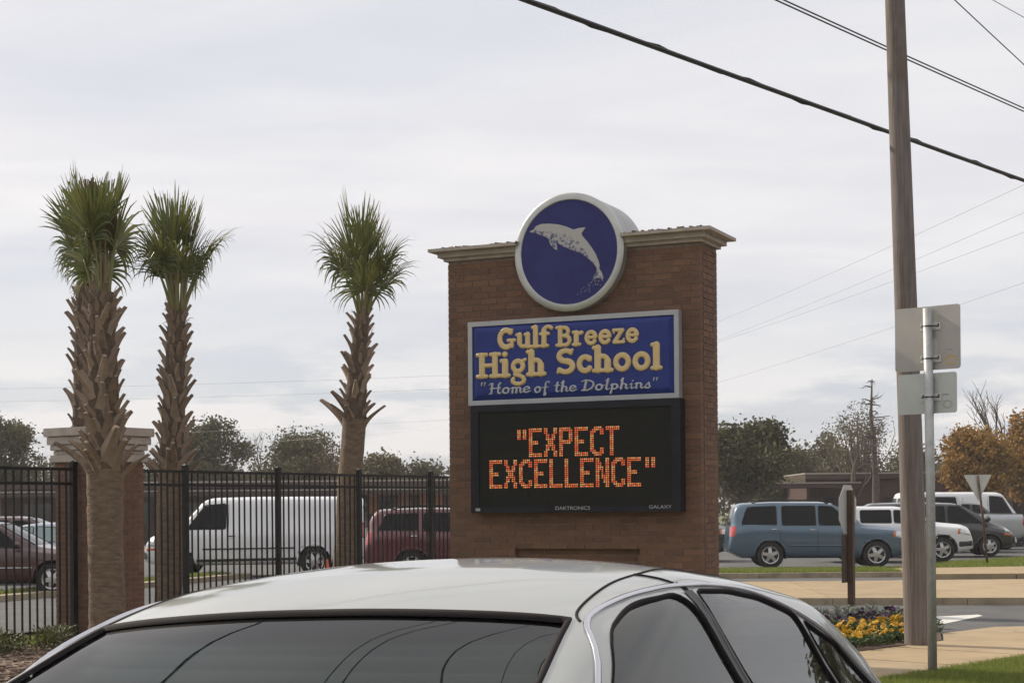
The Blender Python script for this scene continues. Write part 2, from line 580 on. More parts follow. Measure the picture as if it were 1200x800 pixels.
# kerb behind the fence on the left
lk = empty('drive_kerb')
tag(lk, kind='structure')
A = Vector((-12.5, 14.0 * KY))
B = Vector((-6.6, 27.6 * KY))
dv = (B - A).normalized()
nv = Vector((-dv.y, dv.x))
n = 10
for i in range(n):
    p = A + dv * (i * 2.1)
    q = A + dv * (i * 2.1 + 2.09)
    r1, r2 = q + nv * .35, p + nv * .35
    slab('kerb_stone', [tuple(p), tuple(q), tuple(r1), tuple(r2)], -.02, 0.11, M_curb, lk)
tag(slab('grass_island', [tuple(A + nv * .36), tuple(A + dv * 21 + nv * .36), tuple(A + dv * 21 + nv * 1.0), tuple(A + nv * 1.0)], -.02, .10, M_lawn), kind='structure')
# worn crossing marks
cm = empty('crossing_marks')
tag(cm, kind='structure')
for quad in ([(1096, 722), (1146, 719.5), (1152, 721), (1103, 731), (1094, 732)],
             [(1130, 747.5), (1142, 743.5), (1166, 743.8), (1163, 746.3), (1145, 748.6)],
             [(1178, 737.5), (1192, 733.3), (1215, 732.8), (1215, 738.8), (1186, 739.6)]):
    sheet('paint_mark', [tuple(at(x, y, z=0.004))[:2] for x, y in reversed(quad)], 0.004, M_paint, cm)
sheet('paint_line', [(8.6, KY * 24.15), (22, KY * 23.4), (22, KY * 23.5), (8.6, KY * 24.25)], 0.004, M_paint, cm)
# mulch beds along the fence and round the sign
tag(sheet('mulch_bed', [fen(-20, -3.4), fen(5.3, -3.4), fen(11.4, -3.4), (3.0, 16.3), (3.3, 19.0), fen(19.6, 0.25), fen(-20, 0.25)], -0.02, M_mulch), kind='structure')

# ------------------------------------------------------------------ the brick sign
SA = R(25.1)
SW, SD, SH = 2.965, 0.58, 4.44
SXL, SYL = -0.70, 18.21


def face(px, py, y=0.0):
    a, b = px - 600.0, py - HOR
    u = (a - ROLL * b) / (1 + ROLL * ROLL)
    v = b + ROLL * u
    u /= FPX
    xl, yl = SXL + math.sin(SA) * y, SYL + math.cos(SA) * y
    s = (u * yl - xl) / (math.cos(SA) + u * math.sin(SA))
    Y = yl - s * math.sin(SA)
    return s, EYE - v / FPX * Y


sign = empty('monument_sign', (SXL, SYL, -0.05), -SA,
             'tall brown brick school sign with blue name panel and lit message board', 'sign')
ZO = 0.05  # local z is measured from the root, 5 cm below pavement level


def sbox(name, s0, s1, y0, y1, z0, z1, m, parent=sign):
    return MB().box(s0, s1, y0, y1, z0 + ZO, z1 + ZO).build(name, m, parent)


BL, BH, BPX, BPZ = 0.194, 0.0572, 0.2045, 0.0677
# niche below the message board
nic0, nicz = face(603, 640)
nic1, _ = face(750, 640)
nicb = 0.35
MR = 0.007
mb = MB()
mb.box(MR, nic0, MR, SD - MR, ZO - .05, SH + ZO)
mb.box(nic1, SW - MR, MR, SD - MR, ZO - .05, SH + ZO)
mb.box(nic0, nic1, MR, SD - MR, nicz + ZO, SH + ZO)
mb.box(nic0, nic1, MR, SD - MR, ZO - .05, nicb + ZO)
mb.box(nic0, nic1, 0.09, SD - MR, nicb + ZO, nicz + ZO)
mb.build('mortar_core', M_mortar, sign)
# panels on the face, in face metres
PF, DF, FR = -0.115, -0.16, -0.10        # how far panel, board and drum stand proud
n_s0, n_z1a = face(548, 377, PF)
n_s1, n_z1b = face(795, 363, PF)
_, n_z0a = face(550, 474, PF)
_, n_z0b = face(795, 467, PF)
n_z1, n_z0 = (n_z1a + n_z1b) / 2, (n_z0a + n_z0b) / 2
d_s0, d_z1 = face(551, 478, DF)
d_s1, d_z1b = face(797, 472, DF)
_, d_z0 = face(553, 601, DF)
_, d_z0b = face(797, 599, DF)
d_z0 = (d_z0 + d_z0b) / 2
d_z1 = n_z0 - 0.006
DC = face(666.5, 295.5, FR)
DRAD = 0.635
unit = MB().box(-.5, .5, 0, .098, -.5, .5)
bm_me = unit.build('brick', M_brick, sign)
brick_mesh = bm_me.data
bpy.data.objects.remove(bm_me)


def hidden(s, z, hl):
    m = hl * .3
    if n_s0 - m < s - hl and s + hl < n_s1 + m and d_z0 < z < n_z1:
        return True
    if (s - DC[0]) ** 2 + (z - DC[1]) ** 2 < (DRAD - .05) ** 2:
        return True
    return z < 0.95


front, rest = [], MB()
rows = int(SH / BPZ)
for r in range(rows):
    z = (r + .5) * BPZ
    off = -BPX / 2 if r % 2 else 0.0
    s = off
    while s < SW:
        a, b = max(s, 0) + .004, min(s + BPX, SW) - .004
        if b - a > .03:
            c, hl = (a + b) / 2, (b - a) / 2
            yo = random.uniform(-.0012, .0015)
            if nic0 - .02 < c < nic1 + .02 and nicb < z < nicz:
                if a < nic0 and b > nic0 + .03:
                    a2 = nic0 - a
                    if a2 > .03:
                        front.append((a + a2 / 2, z, a2 / 2, 0.0))
                    a, c, hl = nic0 + .006, (nic0 + b) / 2, (b - nic0) / 2
                elif b > nic1 and a < nic1 - .03:
                    if b - nic1 > .03:
                        front.append(((b + nic1) / 2, z, (b - nic1) / 2, 0.0))
                    b, c, hl = nic1 - .006, (nic1 + a) / 2, (nic1 - a) / 2
                if nic0 <= c <= nic1:
                    yo += 0.085
            front.append((c, z, hl, yo))
        s += BPX
vis = [f for f in front if not hidden(f[0], f[1], f[2])]
hid = [f for f in front if hidden(f[0], f[1], f[2])]
vis.sort(key=lambda f: (f[1] < 1.05, -f[1] * 0))
for k, (c, z, hl, yo) in enumerate(vis):
    if k < 300:
        inst('brick', brick_mesh, sign, (c, yo, z + ZO), (0, random.uniform(-.003, .003), random.uniform(-.006, .006)),
             (hl * 2, 1, BH))
    else:
        rest.box(c - hl, c + hl, yo, yo + .098, z - BH / 2 + ZO, z + BH / 2 + ZO)
for c, z, hl, yo in hid:
    rest.box(c - hl, c + hl, yo, yo + .098, z - BH / 2 + ZO, z + BH / 2 + ZO)
for r in range(rows):          # the two returns and the back
    z = (r + .5) * BPZ
    for side in (0, 1):
        y = 0.104 if r % 2 else 0.104 - BPX / 2
        while y < SD - .1:
            a, b = max(y, .104) + .004, min(y + BPX, SD - .102) - .004
            if b - a > .03:
                j = random.uniform(-.0015, .001)
                x0, x1 = (SW - .098, SW - j) if side else (j, .098)
                rest.box(x0, x1, a, b, z - BH / 2 + ZO, z + BH / 2 + ZO)
            y += BPX
    s = -BPX / 2 if r % 2 else 0.0
    while s < SW:
        a, b = max(s, 0) + .004, min(s + BPX, SW) - .004
        if b - a > .03:
            rest.box(a, b, SD - .098, SD, z - BH / 2 + ZO, z + BH / 2 + ZO)
        s += BPX
tag(rest.build('brickwork', M_brickj, sign), kind='stuff')

# cast stone coping, broken by the round drum
dl, dr = DC[0] - DRAD + .02, DC[0] + DRAD - .02
for a, b, ea, eb in ((0, dl, 1, 0), (dr, SW, 0, 1)):
    cap = MB()
    for ov, z0, z1 in ((.035, SH - .004, SH + .034), (.085, SH + .034, SH + .092), (.165, SH + .092, SH + .126)):
        x0 = a - ov * ea
        x1 = b + ov * eb
        cap.box(x0, x1, -ov, SD + ov, z0 + ZO, z1 + ZO)
    cap.build('coping', M_stone, sign)
lit = MB()                    # dead leaves and twigs lying on the coping
for k in range(90):
    s = random.choice([random.uniform(-.12, dl), random.uniform(dr, SW + .1)])
    y = random.uniform(-.15, .1)
    M = Matrix.Translation((s, y, SH + .130 + ZO)) @ Matrix.Rotation(random.uniform(0, 6), 4, 'Z') @ Matrix.Rotation(random.uniform(-.5, .5), 4, 'X')
    l = random.uniform(.015, .06)
    lit.box(-l, l, -.008, .008, -.004, random.uniform(.004, .014), M)
tag(lit.build('leaf_litter', M_leaft, sign), kind='stuff')

# drum
V, F = lathe([(DRAD - .03, 0), (DRAD, .02), (DRAD, .26), (DRAD - .004, .263), (DRAD - .004, .270), (DRAD, .273), (DRAD, .64), (DRAD - .03, .66)], 72)
drum = mk('emblem_drum', [(x + DC[0], y + FR + .002, z + DC[1] + ZO) for x, y, z in V], F, M_silver, sign, True, None, 35)
V, F = [], []
rs = [(DRAD + .003, .03), (DRAD + .003, -.006), (DRAD - .012, -.016), (DRAD - .066, -.016), (DRAD - .074, -.008), (DRAD - .074, .0015)]
V, F = lathe(rs, 72)
F = F[:-2]
mk('rim', [(x + DC[0], y + FR, z + DC[1] + ZO) for x, y, z in V], F, M_alu, drum, True, None, 40)
V, F = lathe([(DRAD - .07, -.004), (DRAD - .07, .0)], 72)
mk('emblem_face', [(x + DC[0], y + FR, z + DC[1] + ZO) for x, y, z in V], F, M_navy, drum)

# ---- shapes from signed distance: used for the dolphin and for the moulded letters


def seg_sdf(PX, PY, pts, wid):
    d = np.full(PX.shape, 1e9)
    for i in range(len(pts) - 1):
        (ax, ay), (bx, by) = pts[i], pts[i + 1]
        wa, wb = wid[i], wid[i + 1]
        dx, dy = bx - ax, by - ay
        L = dx * dx + dy * dy + 1e-12
        t = np.clip(((PX - ax) * dx + (PY - ay) * dy) / L, 0, 1)
        q = np.hypot(PX - ax - t * dx, PY - ay - t * dy) - (wa + (wb - wa) * t)
        d = np.minimum(d, q)
    return d


def poly_sdf(PX, PY, poly):
    d = np.full(PX.shape, 1e9)
    ins = np.zeros(PX.shape, bool)
    n = len(poly)
    for i in range(n):
        ax, ay = poly[i]
        bx, by = poly[(i + 1) % n]
        dx, dy = bx - ax, by - ay
        t = np.clip(((PX - ax) * dx + (PY - ay) * dy) / (dx * dx + dy * dy + 1e-12), 0, 1)
        d = np.minimum(d, np.hypot(PX - ax - t * dx, PY - ay - t * dy))
        c = ((ay > PY) != (by > PY)) & (PX < (bx - ax) * (PY - ay) / (by - ay + 1e-12) + ax)
        ins ^= c
    return np.where(ins, -d, d)


def sdf_mesh(fn, x0, x1, y0, y1, cell, height, edge):
    """raised plate with rounded shoulders over fn<0; returns verts (x,y,h) and faces"""
    nx, ny = int((x1 - x0) / cell) + 2, int((y1 - y0) / cell) + 2
    gx, gy = x0 + np.arange(nx) * cell, y0 + np.arange(ny) * cell
    PX, PY = np.meshgrid(gx, gy)
    D = fn(PX, PY)
    V, F, key = [], [], {}

    def vid(k, x, y, d):
        if k not in key:
            t = min(1.0, max(0.0, -d) / edge)
            key[k] = len(V)
            V.append((x, y, height * math.sqrt(max(0, 1 - (1 - t) ** 2))))
        return key[k]
    for j in range(ny - 1):
        for i in range(nx - 1):
            c = [(i, j), (i + 1, j), (i + 1, j + 1), (i, j + 1)]
            ds = [D[b, a] for a, b in c]
            if min(ds) >= 0:
                continue
            poly = []
            for k in range(4):
                (a, b), d0 = c[k], ds[k]
                (a2, b2), d1 = c[(k + 1) % 4], ds[(k + 1) % 4]
                if d0 < 0:
                    poly.append(vid((a, b), gx[a], gy[b], d0))
                if (d0 < 0) != (d1 < 0):
                    t = d0 / (d0 - d1)
                    kk = ('e',) + tuple(sorted(((a, b), (a2, b2))))
                    poly.append(vid(kk, gx[a] + (gx[a2] - gx[a]) * t, gy[b] + (gy[b2] - gy[b]) * t, 0.0))
            if len(poly) >= 3:
                F.append(tuple(poly))
    return V, F


def arc(cx, cy, rx, ry, a0, a1, n=14):
    return [(cx + rx * math.cos(R(a0 + (a1 - a0) * i / n)), cy + ry * math.sin(R(a0 + (a1 - a0) * i / n))) for i in range(n + 1)]


# leaping dolphin on the drum: outline in pixels of a 5.33x enlargement with origin (600,220)
def dz(x, y):
    s, z = face(600 + x / 5.333, 220 + y / 5.333, FR)
    return (s, z)


body = [(110, 272), (135, 264), (150, 240), (185, 227), (235, 225), (290, 230), (340, 243), (385, 262), (420, 252), (462, 247), (452, 262),
        (436, 285), (440, 300), (470, 335), (500, 375), (525, 415), (543, 460), (550, 490), (545, 500), (560, 525), (572, 560), (566, 580), (552, 560),
        (525, 565), (500, 590), (512, 550), (530, 520), (530, 500), (508, 470), (480, 445), (440, 415), (400, 398), (350, 380), (310, 362), (280, 340),
        (284, 365), (284, 392), (262, 380), (240, 355), (230, 325), (212, 308), (175, 298), (150, 285), (125, 283)]
bp = [dz(*p) for p in body]
xs, ys = [p[0] for p in bp], [p[1] for p in bp]
V, F = sdf_mesh(lambda X, Y: poly_sdf(X, Y, bp), min(xs) - .02, max(xs) + .02, min(ys) - .02, max(ys) + .02, .006, .004, .004)
M_dol = bpy.data.materials.new('dolphin_print')
M_dol.use_nodes = True
nt = M_dol.node_tree
p = nt.nodes['Principled BSDF']
p.inputs['Roughness'].default_value = 0.5
tcn = nt.nodes.new('ShaderNodeTexCoord')
atn = nt.nodes.new('ShaderNodeAttribute')
atn.attribute_name = 'shade'
nz = noise(nt, tcn.outputs['Object'], 26, 4, 0.65)
f = mathn(nt, 'MULTIPLY_ADD', atn.outputs['Fac'], 0.40, nz)
f = ramp(nt, f, [(0.72, 0.0), (0.80, 1.0)])
nt.links.new(mixc(nt, f, (0.42, 0.405, 0.39), (0.10, 0.10, 0.20)), p.inputs['Base Color'])


def shade_of(s, z):
    # darker mottling along the belly and towards the flukes
    q = Vector((s - DC[0], z - DC[1]))
    px = 300 + 0
    best, side = 9, 0
    spine = [dz(150, 250), dz(260, 245), dz(360, 275), dz(430, 320), dz(500, 420), dz(540, 500), dz(560, 560)]
    for i in range(len(spine) - 1):
        a, b = Vector(spine[i]), Vector(spine[i + 1])
        d = b - a
        t = max(0, min(1, (Vector((s, z)) - a).dot(d) / d.length_squared))
        w = Vector((s, z)) - a - d * t
        if w.length < best:
            best = w.length
            side = (d.x * w.y - d.y * w.x) / d.length
            along = (i + t) / 6
    below = max(0, min(1, (-side - .012) / .05))
    return max(0, min(0.8, below * .62 + max(0, along - .5) * 1.0 + (0.3 if along < .06 and side < -.01 else 0)))


dol = mk('dolphin_emblem', [(x, FR - .0045 - h, y + ZO) for x, y, h in V], F, M_dol, drum)
at_ = dol.data.attributes.new('shade', 'FLOAT', 'POINT')
at_.data.foreach_set('value', [shade_of(v[0], v[1]) for v in V])
spl = MB()                    # spray under the flukes
for k in range(46):
    t = random.random()
    s, z = dz(565 - 135 * t + random.uniform(-22, 30), 575 + 95 * t + random.uniform(-55, 20) * (1 - t * .7))
    rr = random.uniform(.003, .011) * (1 - .4 * t)
    a0 = random.uniform(0, 6)
    pts = [(s + rr * random.uniform(.5, 1.5) * math.cos(a0 + i * 1.047), z + rr * random.uniform(.5, 1.5) * math.sin(a0 + i * 1.047)) for i in range(6)]
    spl.add([(x, FR - .0075, y + ZO) for x, y in pts], [(0, 1, 2, 3, 4, 5)])
spl.build('spray_print', mat('spray', (0.24, 0.24, 0.28), 0.5), drum)

# ---- name panel
panel = sbox('name_panel', n_s0 + .01, n_s1 - .01, PF + .03, 0.03, n_z0 + .01, n_z1 - .01, M_silver)
fw = 0.052
fr = MB()
fr.box(n_s0, n_s1, PF, -.004, n_z1 - fw + ZO, n_z1 + ZO)
fr.box(n_s0, n_s1, PF, -.004, n_z0 + ZO, n_z0 + fw + ZO)
fr.box(n_s0, n_s0 + fw, PF + .001, -.004, n_z0 + fw + ZO, n_z1 - fw + ZO)
fr.box(n_s1 - fw, n_s1, PF + .001, -.004, n_z0 + fw + ZO, n_z1 - fw + ZO)
fr.build('frame', M_silver, panel)
i0, i1, j0, j1 = n_s0 + fw, n_s1 - fw, n_z0 + fw + ZO, n_z1 - fw + ZO
rings = [(0, PF + .022), (.012, PF + .012), (.055, PF - .008), (.085, PF - .010)]
V, F = [], []
for ins, y in rings:
    V += [(i0 + ins, y, j0 + ins), (i1 - ins, y, j0 + ins), (i1 - ins, y, j1 - ins), (i0 + ins, y, j1 - ins)]
for k in range(len(rings) - 1):
    for q in range(4):
        F.append((k * 4 + q, k * 4 + (q + 1) % 4, k * 4 + 4 + (q + 1) % 4, k * 4 + 4 + q))
F.append((12, 13, 14, 15))
mk('blue_face', V, F, M_blue, panel)
LY = PF - .0105

BW = .134   # half stroke of the display serif
SWD = .086


def G_(strokes, adv):
    return strokes, adv


def st(pts, w=BW, w2=None):
    n = len(pts)
    w2 = w if w2 is None else w2
    return (pts, [w + (w2 - w) * i / max(1, n - 1) for i in range(n)])


def srf(x0, x1, y):
    return st([(x0, y), (x1, y)], SWD)


GLY = {
    'G': G_([st(arc(.46, .5, .33, .39, 48, 300)), st([(.62, .13), (.74, .22)], .1), st([(.76, .40), (.76, .14)], .10), srf(.56, .90, .42), st([(.69, .74), (.76, .90)], .09, .07)], .98),
    'u': G_([st([(.17, .64), (.17, .28)]), st(arc(.36, .28, .19, .18, 180, 350), .10), st([(.58, .64), (.58, .12)]), srf(.03, .17, .65), srf(.45, .58, .65), srf(.58, .74, .08)], .79),
    'l': G_([st([(.19, .94), (.19, .10)]), srf(.04, .19, .95), srf(.04, .34, .08)], .40),
    'f': G_([st(arc(.42, .80, .20, .15, 30, 180, 8), .095), st([(.22, .80), (.22, .10)]), srf(.05, .44, .63), srf(.06, .40, .08)], .55),
    'B': G_([st([(.22, .90), (.22, .10)], .125), srf(.05, .45, .91), srf(.05, .45, .09), st(arc(.42, .71, .20, .19, 90, -90), .10), st(arc(.45, .30, .24, .215, 90, -90), .105), srf(.25, .45, .515)], .83),
    'r': G_([st([(.19, .62), (.19, .10)]), srf(.04, .19, .65), srf(.04, .36, .08), st([(.22, .46), (.32, .60), (.45, .62)], .085, .105)], .58),
    'e': G_([st(arc(.34, .36, .225, .265, 8, 320), .105), srf(.18, .56, .37), st([(.53, .37), (.53, .44)], .075)], .68),
    'z': G_([srf(.08, .52, .64), st([(.50, .62), (.12, .10)], .105), srf(.10, .56, .085), st([(.09, .62), (.09, .52)], .06), st([(.56, .10), (.57, .22)], .06)], .64),
    'H': G_([st([(.22, .90), (.22, .10)], .125), st([(.76, .90), (.76, .10)], .125), srf(.05, .40, .92), srf(.05, .40, .08), srf(.59, .94, .92), srf(.59, .94, .08), st([(.22, .50), (.76, .50)], .085)], .99),
    'i': G_([st([(.19, .62), (.19, .10)]), srf(.04, .19, .65), srf(.04, .34, .08), st([(.18, .90), (.19, .90)], .115)], .39),
    'g': G_([st(arc(.33, .42, .20, .20, 0, 360, 20), .10), st([(.50, .60), (.62, .66)], .075), st([(.22, .22), (.20, .10), (.40, .05), (.54, -.02)], .075, .09), st(arc(.34, -.13, .24, .13, 40, -210, 14), .085)], .69),
    'h': G_([st([(.19, .94), (.19, .10)]), srf(.04, .19, .95), srf(.04, .35, .08), st(arc(.38, .42, .19, .20, 170, 0, 8), .10), st([(.57, .42), (.57, .10)]), srf(.44, .72, .08)], .76),
    'S': G_([st(arc(.42, .70, .25, .20, 40, 250), .10, .12), st(arc(.42, .29, .27, .205, 80, -140), .13, .10), st([(.62, .80), (.68, .92)], .085, .065), st([(.17, .20), (.12, .08)], .085, .065)], .82),
    'c': G_([st(arc(.36, .36, .225, .265, 40, 320), .11), st([(.52, .52), (.54, .58)], .095)], .66),
    'o': G_([st(arc(.36, .36, .235, .265, 0, 360, 24), .11)], .73),
}
# flowing script for the motto: thinner, slanted
SS = .062


def s1(pts, w=SS, w2=None):
    return st(pts, w, w2)


SCR = {
    '"': G_([s1([(.10, .98), (.08, .72)], .06, .035), s1([(.30, .98), (.28, .72)], .06, .035)], .44),
    'H': G_([s1([(.05, .80), (.14, .92), (.26, .93)], .05, .07), s1([(.26, .93), (.26, .04), (.12, .02)], .085, .05), s1([(.80, .95), (.72, .80), (.72, .10), (.84, .02), (.94, .12)], .085, .05), s1([(.16, .48), (.84, .52)], .06)], .97),
    'o': G_([s1(arc(.28, .27, .20, .24, 0, 360, 18), .075), s1([(.44, .42), (.62, .44)], .045)], .60),
    'm': G_([s1([(.06, .44), (.14, .50), (.16, .04)], .05, .08), s1(arc(.29, .34, .13, .15, 180, 0, 8), .07), s1([(.42, .34), (.42, .04)], .08), s1(arc(.55, .34, .13, .15, 180, 0, 8), .07), s1([(.68, .34), (.68, .12), (.76, .02), (.86, .12)], .08, .045)], .86),
    'e': G_([s1([(.10, .26), (.36, .32)], .05), s1(arc(.25, .28, .19, .24, 15, 320), .072), s1([(.38, .10), (.52, .16)], .05)], .52),
    'f': G_([s1(arc(.40, .80, .13, .15, 20, 180, 8), .06), s1([(.27, .80), (.25, .0), (.22, -.22)], .075), s1([(.22, -.22), (.34, -.24), (.36, -.05), (.26, .04)], .05), s1([(.10, .44), (.48, .46)], .045)], .52),
    't': G_([s1([(.22, .86), (.20, .14), (.28, .02), (.42, .12)], .08, .045), s1([(.04, .58), (.40, .60)], .05)], .42),
    'h': G_([s1([(.20, .96), (.16, .04)], .085), s1([(.06, .80), (.20, .96)], .045), s1(arc(.32, .32, .15, .16, 180, 0, 8), .065), s1([(.47, .32), (.46, .12), (.54, .02), (.66, .12)], .08, .045)], .66),
    'D': G_([s1([(.30, .86), (.24, .06)], .09), s1([(.02, .84), (.20, .95), (.50, .92), (.76, .74), (.82, .48), (.70, .20), (.44, .04), (.10, .04)], .06, .08)], .92),
    'l': G_([s1([(.22, .96), (.16, .14), (.24, .02), (.38, .12)], .085, .045), s1([(.08, .82), (.22, .96)], .045)], .38),
    'p': G_([s1([(.06, .44), (.18, .50), (.16, .10), (.12, -.30)], .05, .08), s1(arc(.32, .27, .18, .22, 180, -160, 16), .07), s1([(.48, .16), (.60, .20)], .045)], .60),
    'i': G_([s1([(.04, .40), (.16, .50), (.15, .12), (.22, .02), (.34, .12)], .05, .06), s1([(.20, .72), (.205, .72)], .07)], .34),
    'n': G_([s1([(.04, .44), (.14, .50), (.15, .04)], .05, .08), s1(arc(.30, .33, .15, .16, 180, 0, 8), .07), s1([(.45, .33), (.44, .12), (.52, .02), (.64, .12)], .08, .045)], .62),
    's': G_([s1([(.06, .12), (.30, .52), (.34, .30), (.40, .12), (.30, .02), (.12, .06)], .05, .075)], .46),
    ' ': G_([], .36),
}


def lay_word(word, font, sa, sb, zb, cap, m, slant=0.0, name='letter', height=.013, slope=0.0):
    tot = sum(font[c][1] for c in word)
    k = (sb - sa) / tot
    x = sa
    for c in word:
        strokes, adv = font[c]
        if strokes:
            def fn(X, Y, strokes=strokes):
                d = None
                for pts, wd in strokes:
                    q = seg_sdf(X, Y, pts, wd)
                    d = q if d is None else np.minimum(d, q)
                return d
            V, F = sdf_mesh(fn, -.12, adv + .16, -.42, 1.12, .0235, 1.0, .055)
            W_ = [(x + (vx + slant * vy) * k, LY - .002 - h * height, zb + vy * cap + ZO + slope * (x - sa)) for vx, vy, h in V]
            mk(name, W_, F, m, panel, True)
        x += adv * k


def wl(x0, x1, yb, yt, word, font, m, **kw):
    """lay a word between two pixel columns, baseline and cap line in pixels at the left end"""
    a, zb = face(x0, yb, PF)
    _, zt = face(x0, yt, PF)
    b, _ = face(x1, yb, PF)
    lay_word(word, font, a, b, zb, zt - zb, m, **kw)


wl(583.5, 646, 410.3, 385.0, 'Gulf', GLY, M_gold)
wl(652, 750, 407.0, 382.0, 'Breeze', GLY, M_gold)
wl(559.5, 640, 444.0, 414.0, 'High', GLY, M_gold)
wl(651, 776.5, 439.0, 408.5, 'School', GLY, M_gold)
wl(562, 570, 462.0, 448.5, '"', SCR, M_grey_l, slant=.1, height=.010)
wl(572, 622, 462.0, 448.8, 'Home', SCR, M_grey_l, slant=.1, height=.010)
wl(626, 643, 460.3, 447, 'of', SCR, M_grey_l, slant=.1, height=.010)
wl(649, 676, 459.5, 446.5, 'the', SCR, M_grey_l, slant=.1, height=.010)
wl(681, 763, 458.0, 445.0, 'Dolphins', SCR, M_grey_l, slant=.1, height=.010)
wl(763.5, 771.5, 455.2, 442.5, '"', SCR, M_grey_l, slant=.1, height=.010)

# ---- message board
disp = sbox('message_board', d_s0, d_s1, DF + .03, -.003, d_z0, d_z1, M_case)
q0, zt = face(560.5, 486, DF)
q1, _ = face(786, 486, DF)
_, q2 = face(562, 594, DF)
q3 = d_z1 - .075
bz = MB()
bz.box(d_s0 + .001, d_s1 - .001, DF, DF + .03, q3 + ZO, d_z1 - .001 + ZO)
bz.box(d_s0 + .001, d_s1 - .001, DF, DF + .03, d_z0 + .001 + ZO, q2 + ZO)
bz.box(d_s0 + .001, q0, DF + .001, DF + .03, q2 + ZO, q3 + ZO)
bz.box(q1, d_s1 - .001, DF + .001, DF + .03, q2 + ZO, q3 + ZO)
bz.build('bezel', M_case, disp)
# unlit pixel grid: dark louvred screen
M_scr = bpy.data.materials.new('pixel_screen')
M_scr.use_nodes = True
nt = M_scr.node_tree
p = nt.nodes['Principled BSDF']
p.inputs['Roughness'].default_value = 0.85
p.inputs['Specular IOR Level'].default_value = 0.2
tcn = nt.nodes.new('ShaderNodeTexCoord')
sp = nt.nodes.new('ShaderNodeSeparateXYZ')
nt.links.new(tcn.outputs['Object'], sp.inputs[0])
DP = 0.0225


def cellw(sock):
    f = mathn(nt, 'FRACT', mathn(nt, 'DIVIDE', sock, DP))
    return mathn(nt, 'LESS_THAN', mathn(nt, 'ABSOLUTE', mathn(nt, 'SUBTRACT', f, .5)), .27)


k = mathn(nt, 'MULTIPLY', cellw(sp.outputs[0]), cellw(sp.outputs[2]))
nt.links.new(mixc(nt, k, (0.010, 0.011, 0.010), (0.024, 0.025, 0.022)), p.inputs['Base Color'])
sbox('screen', q0, q1, DF + .017, DF + .029, q2, q3, M_scr, disp)

LED = {
    'E': ['1111111'] * 2 + ['1100000'] * 4 + ['1111100'] * 2 + ['1100000'] * 4 + ['1111111'] * 2,
    'X': ['1100011'] * 3 + ['0110110'] * 2 + ['0111110'] + ['0011100'] * 2 + ['0111110'] + ['0110110'] * 2 + ['1100011'] * 3,
    'P': ['1111110', '1111111'] + ['1100011'] * 4 + ['1111111', '1111110'] + ['1100000'] * 6,
    'C': ['0011110', '0111111', '1110011', '1100011'] + ['1100000'] * 6 + ['1100011', '1110011', '0111111', '0011110'],
    'T': ['1111111'] * 2 + ['0011000'] * 12,
    'L': ['1100000'] * 12 + ['1111111'] * 2,
    'N': ['1100011'] * 2 + ['1110011'] * 2 + ['1111011'] * 2 + ['1101011'] * 2 + ['1101111'] * 2 + ['1100111'] * 2 + ['1100011'] * 2,
    "'": ['11'] * 5,
}
M_led = bpy.data.materials.new('lit_pixel')
M_led.use_nodes = True
nt = M_led.node_tree
p = nt.nodes['Principled BSDF']
ri = nt.nodes.new('ShaderNodeNewGeometry').outputs['Random Per Island']
cc = ramp(nt, ri, [(0.0, (1.0, 0.09, 0.03)), (0.35, (1.0, 0.20, 0.05)), (0.65, (1.0, 0.32, 0.08)), (0.85, (1.0, 0.50, 0.12)), (1.0, (1.0, 0.66, 0.36))])
nt.links.new(cc, p.inputs['Emission Color'])
p.inputs['Emission Strength'].default_value = 0.62
p.inputs['Base Color'].default_value = (0.2, 0.03, 0.01, 1)
PFc = DF + .0165
M_halo = mat('pixel_louvre_red', (0.06, 0.006, 0.004), 0.6, emit=((0.6, 0.02, 0.01), 0.22))


def led_line(text, px, py, first):
    s, z = face(px, py, DF)
    for i, c in enumerate(text):
        rowsb = LED[c]
        d = MB()
        for r, row in enumerate(rowsb):
            for q, b in enumerate(row):
                if b == '1':
                    cx, cz = s + (q + .5) * DP, z - (r + .5) * DP + ZO
                    h = DP * .31
                    d.box(cx - h, cx + h, PFc - .004, PFc + .001, cz - h, cz + h)
        o = d.build('lit_character', M_led, disp)
        s += DP * (len(rowsb[0]) + 1)
    return


led_line("''", 605.2, 503.2, True)
led_line('EXPECT', 618.8, 501.6, True)
led_line('EXCELLENCE', 572.6, 538.8, True)
led_line("''", 755.4, 535.1, True)


def flat_text(txt, px, py, size, m, parent, y):
    cu = bpy.data.curves.new('text', 'FONT')
    cu.body = txt
    cu.size = size
    cu.extrude = .0006
    t = bpy.data.objects.new('text', cu)
    COL.objects.link(t)
    dg = bpy.context.evaluated_depsgraph_get()
    me = bpy.data.meshes.new_from_object(t.evaluated_get(dg))
    bpy.data.objects.remove(t)
    s, z = face(px, py, DF)
    for v in me.vertices:
        x, yy, h = v.co
        v.co = (s + x * 1.25, y - h, z + yy + ZO)
    me.materials.clear()
    me.materials.append(m)
    return link(bpy.data.objects.new('maker_lettering', me), parent)


flat_text('DAKTRONICS', 650.5, 597.0, .052, M_white_print, disp, DF - .0012)
flat_text('GALAXY', 760.5, 595.5, .052, M_white_print, disp, DF - .0012)
s, z = face(557.5, 598.5, DF)
sbox('maker_tag', s, s + .055, DF - .003, DF - .0005, z, z + .03, M_white_print, disp)

# ------------------------------------------------------------------ gate pillar and iron fence
def fline_t(px):
    """distance along the fence line of the point under a pixel column"""
    u = (px - 600) / FPX
    Y = FD / (FC - FS * u)
    X = u * Y
    return (X + 12.0) / FC


